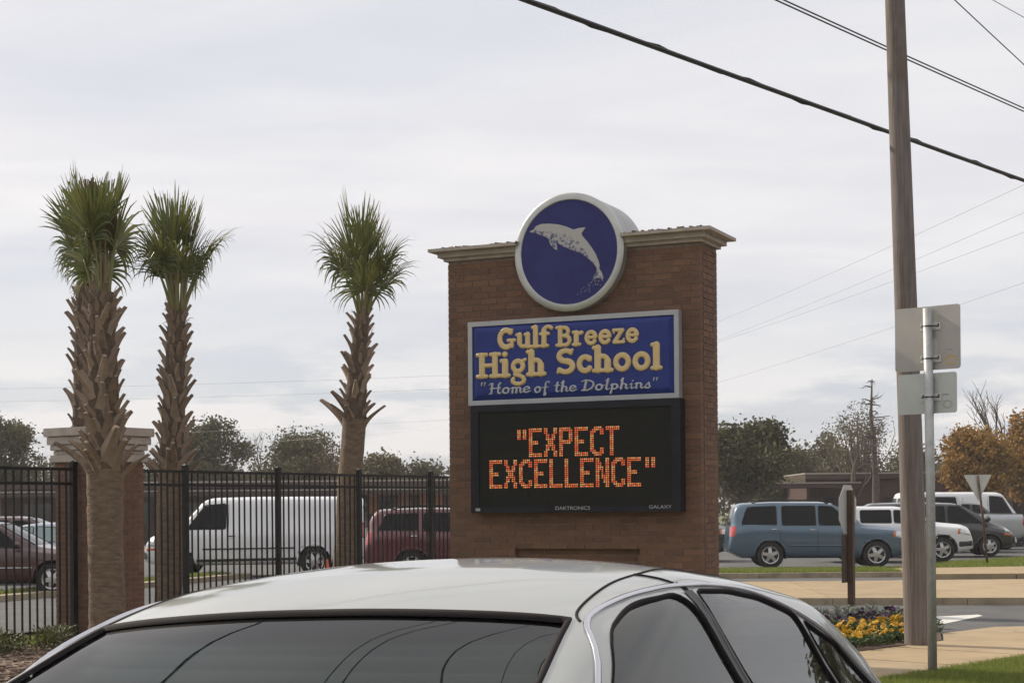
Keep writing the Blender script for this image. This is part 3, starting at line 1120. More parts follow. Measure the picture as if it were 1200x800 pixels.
FANG = math.atan2(FS, FC)
tp = fline_t(117)
pc = fen(tp)
PW = 0.80
ptop = 2.31
pil = empty('brick_pillar', (pc[0], pc[1], -.03), FANG, 'brown brick gate pillar with stepped pale stone cap behind a palm trunk', 'pillar')
hw = PW / 2
MB().box(-hw + .007, hw - .007, -hw + .007, hw - .007, -.02, ptop + .03).build('mortar_core', M_mortar, pil)
rest = MB()
rows = int(ptop / BPZ) + 1
bpx = PW / 4
nb = 0
for r in range(rows):
    z = .03 + (r + .5) * BPZ
    for sd in range(4):
        ang = sd * PI / 2
        off = -hw + (0 if r % 2 else -bpx / 2)
        x = off
        while x < hw - .01:
            a, b = max(x, -hw) + .004, min(x + bpx, hw - .1) - .004
            if b - a > .03:
                c = Vector(((a + b) / 2, -hw + random.uniform(-.001, .0015), 0))
                c.rotate(Matrix.Rotation(ang, 3, 'Z'))
                # two faces look towards the street
                if sd in (0, 3) and nb < 290:
                    inst('brick', brick_mesh, pil, (c.x, c.y, z), (0, 0, ang), (b - a, 1, BH))
                    nb += 1
                else:
                    rest.box(a, b, -hw, -hw + .098, z - BH / 2, z + BH / 2, Matrix.Rotation(ang, 4, 'Z'))
            x += bpx
tag(rest.build('brickwork', M_brickj, pil), kind='stuff')
cap = empty('stone_cap')
cap.parent = pil
z = ptop + .03
for k, (h, w) in enumerate(((.10, .445), (.055, .415), (.075, .445), (.105, .475), (.115, .505))):
    hh = h - .004
    bmx = bmesh.new()
    bmesh.ops.create_cube(bmx, size=1)
    for v in bmx.verts:
        v.co = (v.co.x * 2 * w, v.co.y * 2 * w, z + .002 + (v.co.z + .5) * hh)
    bmesh.ops.bevel(bmx, geom=list(bmx.edges), offset=.008, segments=2, affect='EDGES')
    me = bpy.data.meshes.new('cap_course')
    bmx.to_mesh(me)
    bmx.free()
    me.materials.append(M_stone)
    link(bpy.data.objects.new('cap_course', me), cap)
    z += h

PIT = 0.119
BAY = PIT * 17
FTOP = 2.235


def fence_run(t0, t1, posts, label):
    p0 = fen(t0)
    root = empty('iron_fence', (p0[0], p0[1], 0), FANG, label, 'fence', 'black iron fence runs either side of the pillar')
    L = t1 - t0
    pk = MB().box(-.0095, .0095, -.0095, .0095, .05, FTOP - .01).build('picket', M_black_iron, root)
    pm = pk.data
    bpy.data.objects.remove(pk)
    ps = MB().box(-.034, .034, -.034, .034, -.05, FTOP + .055)
    ps.box(-.044, .044, -.044, .044, FTOP + .056, FTOP + .068)
    ps.add([(-.04, -.04, FTOP + .068), (.04, -.04, FTOP + .068), (.04, .04, FTOP + .068), (-.04, .04, FTOP + .068), (0, 0, FTOP + .10)],
           [(0, 1, 4), (1, 2, 4), (2, 3, 4), (3, 0, 4)])
    po = ps.build('post', M_black_iron, root)
    psm = po.data
    bpy.data.objects.remove(po)
    pts = sorted(q - t0 for q in posts)
    for q in pts:
        inst('post', psm, root, (q, 0, 0))
    ends = sorted(set([0.0] + pts + [L]))
    for a, b in zip(ends[:-1], ends[1:]):
        if b - a < .2:
            continue
        for zz in (FTOP, FTOP - .185, .17):
            MB().box(a + .035, b - .035, -.017, .017, zz - .038, zz).build('rail', M_black_iron, root)
        n = max(1, round((b - a) / PIT))
        st_ = (b - a) / n
        for i in range(1, n):
            inst('picket', pm, root, (a + i * st_, random.uniform(-.002, .002), 0), (random.uniform(-.002, .002), random.uniform(-.003, .003), 0))
    return root


tl = tp - hw - .045
fence_run(tl - 4 * BAY - .02, tl + .04, [tl, tl - BAY, tl - 2 * BAY, tl - 3 * BAY, tl - 4 * BAY], 'black iron picket fence ending against the brick pillar')
tr = tp + hw + .01
pp = [fline_t(x) for x in (217.5, 323, 418, 505)]
step = (pp[-1] - pp[0]) / 3
pp = [pp[0] + step * i for i in range(5)]
fence_run(tr, pp[-1] + .02, pp, 'black iron picket fence running from brick pillar to behind the brick sign')

# ------------------------------------------------------------------ cabbage palms
def leaf_fan(mb, base, d, e, nrm, Lf, nl, half, droop, cut, cup=.18, wid=.0165):
    """fan blade: nl pleated leaflets fanned about direction d in the plane (d, e)"""
    for i in range(nl):
        a = (i / (nl - 1) * 2 - 1) * half + random.uniform(-.02, .02)
        ca, sa = math.cos(a), math.sin(a)
        L = Lf * (1 - .22 * (abs(a) / half) ** 2) * random.uniform(.78, 1.10)
        if cut and abs(a) < half * .55:
            L = min(L, Lf * cut * random.uniform(.96, 1.03) / max(.6, ca))
        dr = d * ca + e * sa
        dr = (dr + nrm * (cup * abs(sa) * random.uniform(.7, 1.3))).normalized()
        side = (e * ca - d * sa)
        fold = nrm * .5
        ns = 6
        pos = base.copy()
        cur = dr.copy()
        g = droop * random.uniform(.5, 1.6) * (.45 + abs(a) / half)
        V, F = [], []
        for k in range(ns + 1):
            t = k / ns
            w = wid * (.35 + 1.6 * t if t < .4 else 1.0 * (1.55 - t) / 1.15 * .99)
            if cut and abs(a) < half * .55 and k == ns:
                w = wid * .6
            elif k == ns:
                w = .002
            V += [pos - side * w, pos + fold * w, pos + side * w]
            if k < ns:
                pos = pos + cur * (L / ns)
                cur = (cur + Vector((0, 0, -1)) * g * (t ** 1.5) * .55).normalized()
        for k in range(ns):
            b = k * 3
            F += [(b, b + 1, b + 4, b + 3), (b + 1, b + 2, b + 5, b + 4)]
        mb.add(V, F)


def make_boot(L, wb, spread, mname):
    """cut leaf base: strap, wide and clasping at the foot, narrow cut end; grows up +z, leans out along +x"""
    V, F = [], []
    ns = 6
    for k in range(ns + 1):
        t = k / ns
        w = wb * (1 - .72 * t ** .75)
        th = .028 * (1 - .35 * t) + .006
        x = .0 + spread * t ** 1.35
        z = L * t * (1 - .10 * t)
        cur = .05 * (1 - t) * wb / .1
        V += [(x - cur - th * .3, -w, z), (x + th, -w * .45, z - .01), (x + th * 1.15, w * .45, z - .01), (x - cur - th * .3, w, z), (x - th * .6, 0, z + .012 * t)]
    for k in range(ns):
        for j in range(5):
            a, b = k * 5 + j, k * 5 + (j + 1) % 5
            F.append((a, b, b + 5, a + 5))
    F.append(tuple(reversed(range(5))))
    F.append(tuple(range(ns * 5, ns * 5 + 5)))
    me = bpy.data.meshes.new(mname)
    me.from_pydata(V, [], F)
    me.materials.append(M_boot)
    return me


M_core = mat('palm_core', (0.115, 0.080, 0.057), 0.95, col2=(0.065, 0.045, 0.032), scale=12, bump=0.8, bscale=20)
BOOTS = [make_boot(.30, .092, .12, 'boot'), make_boot(.35, .105, .16, 'boot'), make_boot(.42, .11, .23, 'boot'), make_boot(.52, .12, .36, 'boot')]


def palm(base, lean, r0, zb0, zb1, rb, crown, label, seed, nboot, dz_top, lowbig=3, brown=0):
    """base on the ground; lean: xy offset at zb1; boots between zb0 and zb1; crown: list of fronds"""
    random.seed(seed)
    root = empty('palm_tree', base, 0, label, 'palm tree', 'palm trees by the fence')
    V, F = [], []
    nseg, nr = 46, 26
    ph = [random.uniform(0, 6) for _ in range(6)]

    def axis(z):
        t = z / zb1
        return Vector((lean[0] * t ** 1.3, lean[1] * t ** 1.3, z))
    for i in range(nseg + 1):
        z = -.15 + (zb1 + .12) * i / nseg
        c = axis(max(z, 0))
        c.z = z
        f = min(1, max(0, (z - zb0) / (zb1 - zb0)))
        r = r0 * (1.10 - .10 * min(1, z / .5 if z > 0 else 0)) if z < zb0 else r0 * .95 * (1 - f) + rb * f
        if z > 0 and z < .35:
            r *= 1 + .12 * (1 - z / .35) ** 2
        ringy = .012 * math.sin(z * 52 + math.sin(z * 9) * 2) * (1 if z < zb0 else .3)
        for j in range(nr):
            t = 2 * PI * j / nr
            q = r * (1 + .018 * math.sin(3 * t + ph[0] + z * 2) + .012 * math.sin(7 * t + ph[1] - z * 5) + .01 * random.uniform(-1, 1)) + ringy * .6
            V.append((c.x + q * math.cos(t), c.y + q * math.sin(t), z))
    for i in range(nseg):
        for j in range(nr):
            F.append((i * nr + j, i * nr + (j + 1) % nr, (i + 1) * nr + (j + 1) % nr, (i + 1) * nr + j))
    F.append(tuple(range(nseg * nr, (nseg + 1) * nr)))
    fm = [1 if V[f[0]][2] > zb0 - .05 else 0 for f in F]
    mk('trunk', V, F, [M_trunk, M_core], root, True, fm)
    # boots in a spiral, alternately leaning left and right so that they cross
    H = zb1 - zb0
    for i in range(nboot):
        f = i / (nboot - 1)
        z = zb0 - .16 + H * 1.02 * f ** 1.0
        th = i * 2.39996 + random.uniform(-.15, .15)
        r = r0 * .97 * (1 - f) + rb * f
        c = axis(z)
        big = 3 if i < lowbig else (2 if f < .14 else (1 if random.random() < .6 else 0))
        o = inst('boot', BOOTS[big], root, (c.x + (r - .035) * math.cos(th), c.y + (r - .035) * math.sin(th), z), (0, 0, 0))
        ln = random.choice((-1, 1)) * random.uniform(.12, .42)
        Mx = Matrix.Rotation(th, 4, 'Z') @ Matrix.Rotation(ln, 4, 'X') @ Matrix.Rotation(random.uniform(-.06, .10) + (.12 if big > 1 else 0), 4, 'Y')
        sc = random.uniform(.66, 1.28) * (1.0 - .22 * f)
        o.matrix_local = Matrix.Translation(o.location) @ Mx @ Matrix.Diagonal((sc, sc * (r / .2) ** .5, sc, 1))
    # fibre collar and emerging leaf stalks
    top = axis(zb1)
    fb = MB()
    for k in range(36):
        a = random.uniform(0, 2 * PI)
        p = Vector((top.x + rb * math.cos(a), top.y + rb * math.sin(a), zb1 - random.uniform(.0, .5)))
        q = p + Vector((math.cos(a) * random.uniform(.02, .12), math.sin(a) * random.uniform(.02, .12), random.uniform(-.05, .25)))
        fb.tube([p, (p + q) / 2 + Vector((0, 0, .03)), q], [.006, .005, .002], 4)
    tag(fb.build('fibre', M_petbrown, root), kind='stuff')
    for (az, tilt, plen, Lf, half, droop, cut, kind) in crown:
        a = R(az)
        out = Vector((math.cos(a), math.sin(a), 0))
        t = R(tilt)
        b0 = Vector((top.x, top.y, zb1 - .1)) + out * rb * .6
        pts = [b0]
        cur = (Vector((0, 0, 1)) * math.cos(t * .35) + out * math.sin(t * .35))
        ns = 6
        for k in range(ns):
            u = (k + 1) / ns
            ang = t * (.35 + .65 * u)
            cur = Vector((0, 0, 1)) * math.cos(ang) + out * math.sin(ang)
            pts.append(pts[-1] + cur * (plen / ns))
        fr_ = MB().tube(pts, [.032 - .018 * k / ns for k in range(ns + 1)], 6).build('petiole', M_petbrown if kind else M_petiole, root, True)
        e = cur.cross(Vector((0, 0, 1)))
        if e.length < .2:
            e = Vector((-math.sin(a), math.cos(a), 0))
        e.normalize()
        tw = random.uniform(-.5, .5)
        nrm = e.cross(cur).normalized()
        e, nrm = e * math.cos(tw) + nrm * math.sin(tw), nrm * math.cos(tw) - e * math.sin(tw)
        mb = MB()
        # short costa: leaflets leave the last part of the stalk
        leaf_fan(mb, pts[-1] - cur * .10, cur, e, nrm, Lf, int(11 + half * .24), R(half), droop, cut, cup=random.uniform(.05, .3))
        mb.build('frond', M_fronddead if kind == 2 else M_frond, root)
    random.seed(99)
    return root


def crown_for(seed, n_up, n_mid, n_low, plen, Lf, cut, brown=0, sp=1.0):
    random.seed(seed)
    c = []
    for i in range(n_up):
        c.append((i * 360 / n_up + random.uniform(-30, 30), random.uniform(2, 9) * sp, plen * random.uniform(.8, 1.0), Lf * random.uniform(.85, 1.0), random.uniform(26, 40), .04, cut if random.random() < .7 else 0, 0))
    for i in range(n_mid):
        c.append((i * 360 / n_mid + random.uniform(-25, 25), random.uniform(8, 20) * sp, plen * random.uniform(.6, .82), Lf * random.uniform(.75, .95), random.uniform(42, 70), random.uniform(.25, .6), 0, 0))
    for i in range(n_low):
        c.append((i * 360 / n_low + random.uniform(-30, 30), random.uniform(12, 30) * sp, plen * random.uniform(.42, .75), Lf * random.uniform(.70, .95), random.uniform(80, 130), random.uniform(1.8, 3.6), 0, 0))
    for i in range(brown):
        c.append((-90 + random.uniform(-50, 50), random.uniform(2, 12), plen * random.uniform(.7, 1.05), Lf * .62, random.uniform(14, 26), .05, .85, 2))
    return c


def zpix(px, py, Y):
    return at(px, py, Y).z


# front palm, in front of the pillar
Y = 19.4
b = at(126, 740, Y)
t = at(116, 338, Y)
palm((b.x, b.y, 0), (t.x - b.x, .1), .212, zpix(125, 548, Y), t.z, .15, crown_for(11, 4, 3, 4, 1.05, .80, .78, 6),
     'stoutest palm with coarse cut leaf bases growing in front of the brick pillar', 3, 92, 0, 5)
# the one behind the pillar
Y = 24.5
b = at(98, 700, Y)
t = at(99, 332, Y)
palm((b.x, b.y, 0), (t.x - b.x, .1), .20, zpix(98, 560, Y), t.z, .15, crown_for(23, 3, 3, 3, 1.25, .92, .9, 0),
     'palm standing behind the brick pillar, mostly hidden by the stout palm', 5, 80, 0)
# behind the fence beside the pillar
Y = 23.9
b = at(197, 690, Y)
t = at(207, 362, Y)
palm((b.x, b.y, 0), (t.x - b.x, .05), .20, zpix(199, 552, Y), t.z, .125, crown_for(31, 5, 3, 5, 1.18, 1.0, .88, 0, 1.2) + [(10, 26, .8, .8, 80, 2.6, 0, 0), (200, 24, .75, .78, 80, 2.8, 0, 0)],
     'slim palm with round fan crown behind the fence, close to the brick pillar', 8, 86, 0, 3)
# behind the fence beside the sign
Y = 27.45
b = at(403, 680, Y)
t = at(425, 366, Y)
palm((b.x, b.y, 0), (t.x - b.x, .0), .205, zpix(411, 490, Y), t.z, .11, crown_for(47, 4, 3, 5, 1.28, 1.05, 0, 0, 1.1) + [(-15, 30, .85, .9, 62, 2.6, 0, 0), (5, 40, .62, .85, 60, 3.0, 0, 0)],
     'leaning palm with bare lower trunk behind the fence, next to the brick sign', 13, 56, 0, 4)

# ------------------------------------------------------------------ vehicles
def interp(pts, x):
    xs_ = [p[0] for p in pts]
    return np.interp(x, xs_, [p[1] for p in pts])


def smooth(xs_, ys_, sig):
    if sig <= 0:
        return ys_
    dx = xs_[1] - xs_[0]
    k = max(1, int(3 * sig / dx))
    w = np.exp(-.5 * (np.arange(-k, k + 1) * dx / sig) ** 2)
    w /= w.sum()
    # extend linearly past the ends so that they stay put
    a = ys_[0] + (ys_[0] - ys_[1:k + 1][::-1])
    b = ys_[-1] + (ys_[-1] - ys_[-k - 1:-1][::-1])
    return np.convolve(np.concatenate([a, ys_, b]), w, 'valid')


def bspline(C, m):
    """clamped uniform cubic B-spline through control polygon C, m samples"""
    C = np.array(C, float)
    C = np.vstack([C[0], C[0], C, C[-1], C[-1]])
    n = len(C) - 3
    ts = np.linspace(0, n - 1e-6, m)
    i = ts.astype(int)
    t = (ts - i)[:, None]
    b0, b1 = (1 - t) ** 3 / 6, (3 * t ** 3 - 6 * t ** 2 + 4) / 6
    b2, b3 = (-3 * t ** 3 + 3 * t ** 2 + 3 * t + 1) / 6, t ** 3 / 6
    return b0 * C[i] + b1 * C[i + 1] + b2 * C[i + 2] + b3 * C[i + 3]


def inpoly(px, py, poly):
    c = False
    n = len(poly)
    for i in range(n):
        ax, ay = poly[i]
        bx, by = poly[(i + 1) % n]
        if (ay > py) != (by > py) and px < (bx - ax) * (py - ay) / (by - ay) + ax:
            c = not c
    return c


def rounded(poly, r, n=5):
    """round the corners of a polygon"""
    out = []
    k = len(poly)
    for i in range(k):
        p0, p1, p2 = Vector(poly[i - 1]), Vector(poly[i]), Vector(poly[(i + 1) % k])
        a, b = (p0 - p1), (p2 - p1)
        rr = min(r, a.length * .45, b.length * .45)
        a, b = p1 + a.normalized() * rr, p1 + b.normalized() * rr
        for j in range(n + 1):
            t = j / n
            q = a * (1 - t) ** 2 + p1 * 2 * t * (1 - t) + b * t ** 2
            out.append((q.x, q.y))
    return out


class Car:
    def __init__(s, name, label, cat, loc, rz, S, group=None):
        s.S = S
        s.root = empty(name, loc, rz, label, cat, group)
        L0, L1 = S['x0'], S['x1']
        dx = S.get('dx', .05)
        n = int((L1 - L0) / dx)
        xs_ = np.linspace(L0, L1, n + 1)
        sg = S.get('sig', .05)
        top = smooth(xs_, interp(S['top'], xs_), sg)
        belt = smooth(xs_, interp(S['belt'], xs_), sg)
        low = interp(S['low'], xs_)
        wid = smooth(xs_, interp(S['wid'], xs_), sg * 1.2)
        rw = smooth(xs_, interp(S['roofw'], xs_), sg)
        belt = np.minimum(belt, top - .012)
        m = S.get('m', 30)
        V = []
        for x, zt, zb, zl, w, wr in zip(xs_, top, belt, low, wid, rw):
            g = zt - zb
            wr = min(wr, w - .04)
            wb = w - S.get('shoulder', .05)
            k = min(1, g / .35)
            C = [(0, zl), (w * .86, zl), (w * .97, zl + .05), (w * .99, zl + (zb - zl) * .35), (w, zl + (zb - zl) * .68), (w - .008, zb - .075),
                 (w - .02, zb - .025), (wb, zb + .005),
                 (wb + (wr - wb) * (.28), zb + .20 * g + .004), (wb + (wr - wb) * .62, zb + .55 * g), (wr + .045 * k, zb + S.get('r1', .85) * g), (wr - .045, zb + S.get('r2', .955) * g), (wr * .58, zt - S.get('crown', .006) * (1 + k)), (wr * .22, zt), (0, zt)]
            P = bspline(C, m)
            ring = [(x, y, z) for y, z in P] + [(x, -y, z) for y, z in P[-2:0:-1]]
            V += ring
        s.nr = nr = 2 * m - 2
        F = []
        for i in range(n):
            for j in range(nr):
                a, b = i * nr + j, i * nr + (j + 1) % nr
                F.append((a, a + nr, b + nr, b))
        F.append(tuple(range(nr)))
        F.append(tuple(reversed(range(n * nr, (n + 1) * nr))))
        s.V, s.F = [Vector(v) for v in V], F
        s.bvh = BVHTree.FromPolygons(s.V, F)
        s.cuts = []

    def hit(s, axis, a, b):
        """project a 2-D point on the shell. axis: 'L','R' (x,z); 'F','B' (y,z); 'T' (x,y)"""
        if axis == 'L':
            o, d = Vector((a, 3, b)), Vector((0, -1, 0))
        elif axis == 'R':
            o, d = Vector((a, -3, b)), Vector((0, 1, 0))
        elif axis == 'F':
            o, d = Vector((9, a, b)), Vector((-1, 0, 0))
        elif axis == 'B':
            o, d = Vector((-9, a, b)), Vector((1, 0, 0))
        else:
            o, d = Vector((a, b, 5)), Vector((0, 0, -1))
        q = s.bvh.ray_cast(o, d)
        if q[0] is None:
            q = s.bvh.find_nearest(o + d * (3 if axis in 'LR' else 5))
        nrm = q[1]
        if nrm.dot(d) > 0:
            nrm = -nrm
        return q[0], nrm

    def patch(s, name, axis, poly, m, eps=.006, parent=None, nu=8, nv=8, smooth_=True, cut=0):
        """skin piece: polygon (convex in its second coordinate) laid on the shell"""
        ys_ = [p[1] for p in poly]
        y0, y1 = min(ys_), max(ys_)
        V, F = [], []
        for j in range(nv + 1):
            t = j / nv
            t = .5 - .5 * math.cos(PI * t) if len(poly) > 8 else t
            y = y0 + (y1 - y0) * min(max(t, 1e-4), 1 - 1e-4)
            xs_ = []
            for i in range(len(poly)):
                (ax, ay), (bx, by) = poly[i], poly[(i + 1) % len(poly)]
                if (ay > y) != (by > y):
                    xs_.append(ax + (bx - ax) * (y - ay) / (by - ay))
            xa, xb = (min(xs_), max(xs_)) if xs_ else (poly[0][0], poly[0][0])
            for i in range(nu + 1):
                p, nn = s.hit(axis, xa + (xb - xa) * i / nu, y)
                V.append(p + nn * eps)
        for j in range(nv):
            for i in range(nu):
                a = j * (nu + 1) + i
                F.append((a, a + 1, a + nu + 2, a + nu + 1))
        if cut:
            s.cuts.append((axis, poly))
        k0 = (nv // 2) * nu + nu // 2
        f0 = F[k0]
        fn_ = (V[f0[1]] - V[f0[0]]).cross(V[f0[3]] - V[f0[0]])
        if fn_.dot(s.hit(axis, *(sum(q[i] for q in poly) / len(poly) for i in (0, 1)))[1]) < 0:
            F = [tuple(reversed(f)) for f in F]
        o = mk(name, V, F, m, parent or s.root, smooth_)
        return o

    def line(s, name, axis, pts, rad, m, parent=None, eps=.0, closed=False, n=5, sub=1):
        Q = []
        pts = list(pts) + ([pts[0]] if closed else [])
        for i in range(len(pts) - 1):
            for k in range(sub):
                t = k / sub
                Q.append((pts[i][0] + (pts[i + 1][0] - pts[i][0]) * t, pts[i][1] + (pts[i + 1][1] - pts[i][1]) * t))
        Q.append(pts[-1])
        P = []
        for a, b in Q:
            p, nn = s.hit(axis, a, b)
            P.append(p + nn * eps)
        return MB().tube(P, rad, n).build(name, m, parent or s.root, True)

    def ribbon(s, name, axis, poly, wi, wo, m, parent=None, eps=.003, sub=1):
        """flat strip along a closed outline, wi inside and wo outside of it"""
        Q = []
        n0 = len(poly)
        for i in range(n0):
            for k in range(sub):
                t = k / sub
                a, b = poly[i], poly[(i + 1) % n0]
                Q.append((a[0] + (b[0] - a[0]) * t, a[1] + (b[1] - a[1]) * t))
        n = len(Q)
        area = sum(Q[i][0] * Q[(i + 1) % n][1] - Q[(i + 1) % n][0] * Q[i][1] for i in range(n))
        sg = 1 if area > 0 else -1
        V, F = [], []
        for i in range(n):
            t = Vector(Q[(i + 1) % n]) - Vector(Q[i - 1])
            if t.length < 1e-7:
                t = Vector((1, 0))
            t.normalize()
            nn = Vector((t.y, -t.x)) * sg
            c = Vector(Q[i])
            for off, e in ((wo, eps - .004), (wo * .5, eps + .002), (-wi * .6, eps + .001), (-wi, eps - .009)):
                q = c + nn * off
                P, nrm = s.hit(axis, q.x, q.y)
                V.append(P + nrm * e)
        for i in range(n):
            j = (i + 1) % n
            for k in range(3):
                F.append((i * 4 + k, j * 4 + k, j * 4 + k + 1, i * 4 + k + 1))
        return mk(name, V, F, m, parent or s.root, True)

    def arch(s, x, z, r):
        s.cuts.append(('A', (x, z, r)))

    def finish(s, m, name='body'):
        keep, gone = [], []
        s.done, s.V2 = set(), {}
        for f in s.F:
            c = sum((s.V[i] for i in f), Vector()) / len(f)
            drop = False
            for axis, poly in s.cuts:
                if axis == 'A':
                    x, z, r = poly
                    if (c.x - x) ** 2 + (c.z - z) ** 2 < r * r and abs(c.y) > .35:
                        drop = True
                elif axis == 'L' and c.y > .3 and inpoly(c.x, c.z, poly):
                    drop = True
                    gone.append((f, poly))
                elif axis == 'R' and c.y < -.3 and inpoly(c.x, c.z, poly):
                    drop = True
                    gone.append((f, poly))
                elif axis == 'T' and c.z > s.S.get('cutz', .9) and inpoly(c.x, c.y, poly):
                    drop = True
                    gone.append((f, poly))
            if not drop:
                keep.append(f)
        if s.S.get('snap'):
            ks = {i for f in keep for i in f}
            for axis, poly in s.cuts:
                if axis == 'A':
                    continue
                n = len(poly)
                for f in gone:
                    if f[1] is not poly:
                        continue
                    for i in f[0]:
                        if i not in ks or i in s.done:
                            continue
                        v = s.V[i]
                        a = (v.x, v.y) if axis == 'T' else (v.x, v.z)
                        best = None
                        for k in range(n):
                            p0, p1 = Vector(poly[k]), Vector(poly[(k + 1) % n])
                            d = p1 - p0
                            t = 0 if d.length < 1e-9 else max(0, min(1, (Vector(a) - p0).dot(d) / d.length_squared))
                            q = p0 + d * t
                            e = (q - Vector(a)).length
                            if best is None or e < best[0]:
                                best = (e, q)
                        if best[0] < .03:
                            s.V2[i] = s.hit(axis, *best[1])[0]
                            s.done.add(i)
            VV = [s.V2.get(i, v) for i, v in enumerate(s.V)]
            return mk(name, VV, keep, m, s.root, True, None, 50)
        return mk(name, s.V, keep, m, s.root, True, None, 50)

    def wheel(s, x, y, r, w, style=5, rimm=None):
        sgn = 1 if y > 0 else -1
        ro = empty('wheel', (x, y, r))
        ro.parent = s.root
        ro.rotation_euler = (0, 0, 0 if sgn < 0 else PI)
        ri = r * .66
        V, F = lathe([(ri, -w * .36), (ri + .01, -w / 2), (r - .035, -w / 2), (r - .01, -w * .42), (r, -w * .3), (r, w * .3), (r - .01, w * .42), (r - .035, w / 2), (ri, w / 2)], 36)
        mk('tyre', V, F, M_rub, ro, True, None, 40)
        b = MB()
        V, F = lathe([(ri + .004, -w * .44), (ri - .012, -w * .50), (ri - .03, -w * .46), (ri - .035, -w * .1)], 32)
        b.add(V, F[:-2])
        rs_ = random.uniform(0, 1)
        for k in range(style):
            a = 2 * PI * k / style + rs_
            M = Matrix.Rotation(-a, 4, 'Y')
            wd = .040 if style <= 6 else .02
            b.add([M @ Vector(v) for v in ((ri - .02, -w * .40, -wd), (ri - .02, -w * .40, wd), (.045, -w * .47, wd * 1.2), (.045, -w * .47, -wd * 1.2),
                                           (ri - .02, -w * .30, -wd), (ri - .02, -w * .30, wd), (.045, -w * .3, wd * 1.2), (.045, -w * .3, -wd * 1.2))],
                  [(0, 1, 2, 3), (7, 6, 5, 4), (0, 4, 5, 1), (1, 5, 6, 2), (2, 6, 7, 3), (3, 7, 4, 0)])
        V, F = lathe([(.002, -w * .5), (.055, -w * .5), (.062, -w * .46), (.062, -w * .3)], 20)
        b.add(V, F)
        b.build('rim', rimm or M_rim, ro, False)
        V, F = lathe([(ri - .03, -w * .12), (ri - .03, -w * .08)], 24)
        mk('brake_disc', V, F, M_well, ro)

    def wheels(s, xf, xr, r, track, aw=.06, w=.22, style=5, lip=None, rimm=None):
        for x in (xf, xr):
            s.arch(x, r + .01, r + aw)
            MB().tube([(x + (r + aw + .05) * math.cos(t), 0, r + (r + aw + .05) * math.sin(t)) for t in (0, .01)], .01, 3)
            V, F = lathe([(r + aw + .02, -track - .02), (r + aw + .02, track + .02)], 28)
            lo = [(a + x, b, max(c + r, r * .45)) for a, b, c in V]
            # dark wheel housing: open sides, only the roof and inner wall
            n = 28
            for sg in (-1, 1):
                hv, hf = [], []
                for yy in (track + .0, .35):
                    for j in range(15):
                        t = -.25 + (PI + .5) * j / 14
                        hv.append((x + (r + aw + .012) * math.cos(t), sg * yy, r + (r + aw + .012) * math.sin(t)))
                for j in range(14):
                    hf.append((j, j + 1, 16 + j, 15 + j))
                hf.append(tuple(15 + j for j in range(15)))
                mk('wheel_housing', hv, hf, M_well, s.root)
            for sg in (-1, 1):
                s.wheel(x, sg * (track - w * .42), r, w, style, rimm)
                if lip is not False:
                    ax = 'L' if sg > 0 else 'R'
                    pts = [(x + (r + aw) * math.cos(R(-4 + 188 * j / 20)), r + .01 + (r + aw) * math.sin(R(-4 + 188 * j / 20))) for j in range(21)]
                    pts = [p for p in pts if p[1] > s.S['low'][1][1] + .01]
                    s.line('arch_lip', ax, pts, .022, lip or s.pm, eps=-.004, n=6)

    def side_windows(s, polys, gm=None, trim=None, tr=.012, cut=0, r=.05):
        for ax in 'LR':
            for k, po in enumerate(polys):
                pr = rounded(po, r)
                g = gm[k] if isinstance(gm, (list, tuple)) else gm
                w_ = s.patch('side_window', ax, pr, g or M_glassfar, eps=.004 if not cut else -.004, cut=cut, nu=10, nv=10)
                if trim:
                    s.line('window_trim', ax, pr, tr, trim, parent=w_, eps=.003, closed=True)

    def screen(s, name, xb, xh, yb, yh, bow, m, eps=.005, nu=16, nv=10, trim=None, cut=0, tr=.012, bowb=.0, rib=None):
        """raked glass: base line at xb (half width yb), header at xh (half width yh)"""
        V, F = [], []
        edge = []
        for j in range(nv + 1):
            t = j / nv
            for i in range(nu + 1):
                q = i / nu * 2 - 1
                y = (yb + (yh - yb) * t) * q
                bw = (bowb * (1 - t) + bow * t) * (1 - q * q)
                p, nn = s.hit('T', xb + (xh - xb) * t + bw, y)
                V.append(p + nn * eps)
        for j in range(nv):
            for i in range(nu):
                a = j * (nu + 1) + i
                F.append((a, a + 1, a + nu + 2, a + nu + 1))
        f0 = F[(nv // 2) * nu + nu // 2]
        if (V[f0[1]] - V[f0[0]]).cross(V[f0[3]] - V[f0[0]]).z < 0:
            F = [tuple(reversed(f)) for f in F]
        o = mk(name, V, F, m, s.root, True)
        ring = [j * (nu + 1) for j in range(nv + 1)] + [nv * (nu + 1) + i for i in range(1, nu + 1)] + [j * (nu + 1) + nu for j in range(nv - 1, -1, -1)]
        if cut:
            s.cuts.append(('T', [(V[k].x, V[k].y) for k in ring] + [(V[i].x, V[i].y) for i in range(nu - 1, 0, -1)]))
        if rib:
            rp_ = [(V[k].x, V[k].y) for k in ring] + [(V[i].x, V[i].y) for i in range(nu - 1, 0, -1)]
            s.ribbon('glass_seal', 'T', rp_, rib[0], rib[1], M_seal, o, sub=2)
        if trim:
            MB().tube([V[k] for k in ring], tr, 5).build('glass_trim', trim, o, True)
        return o

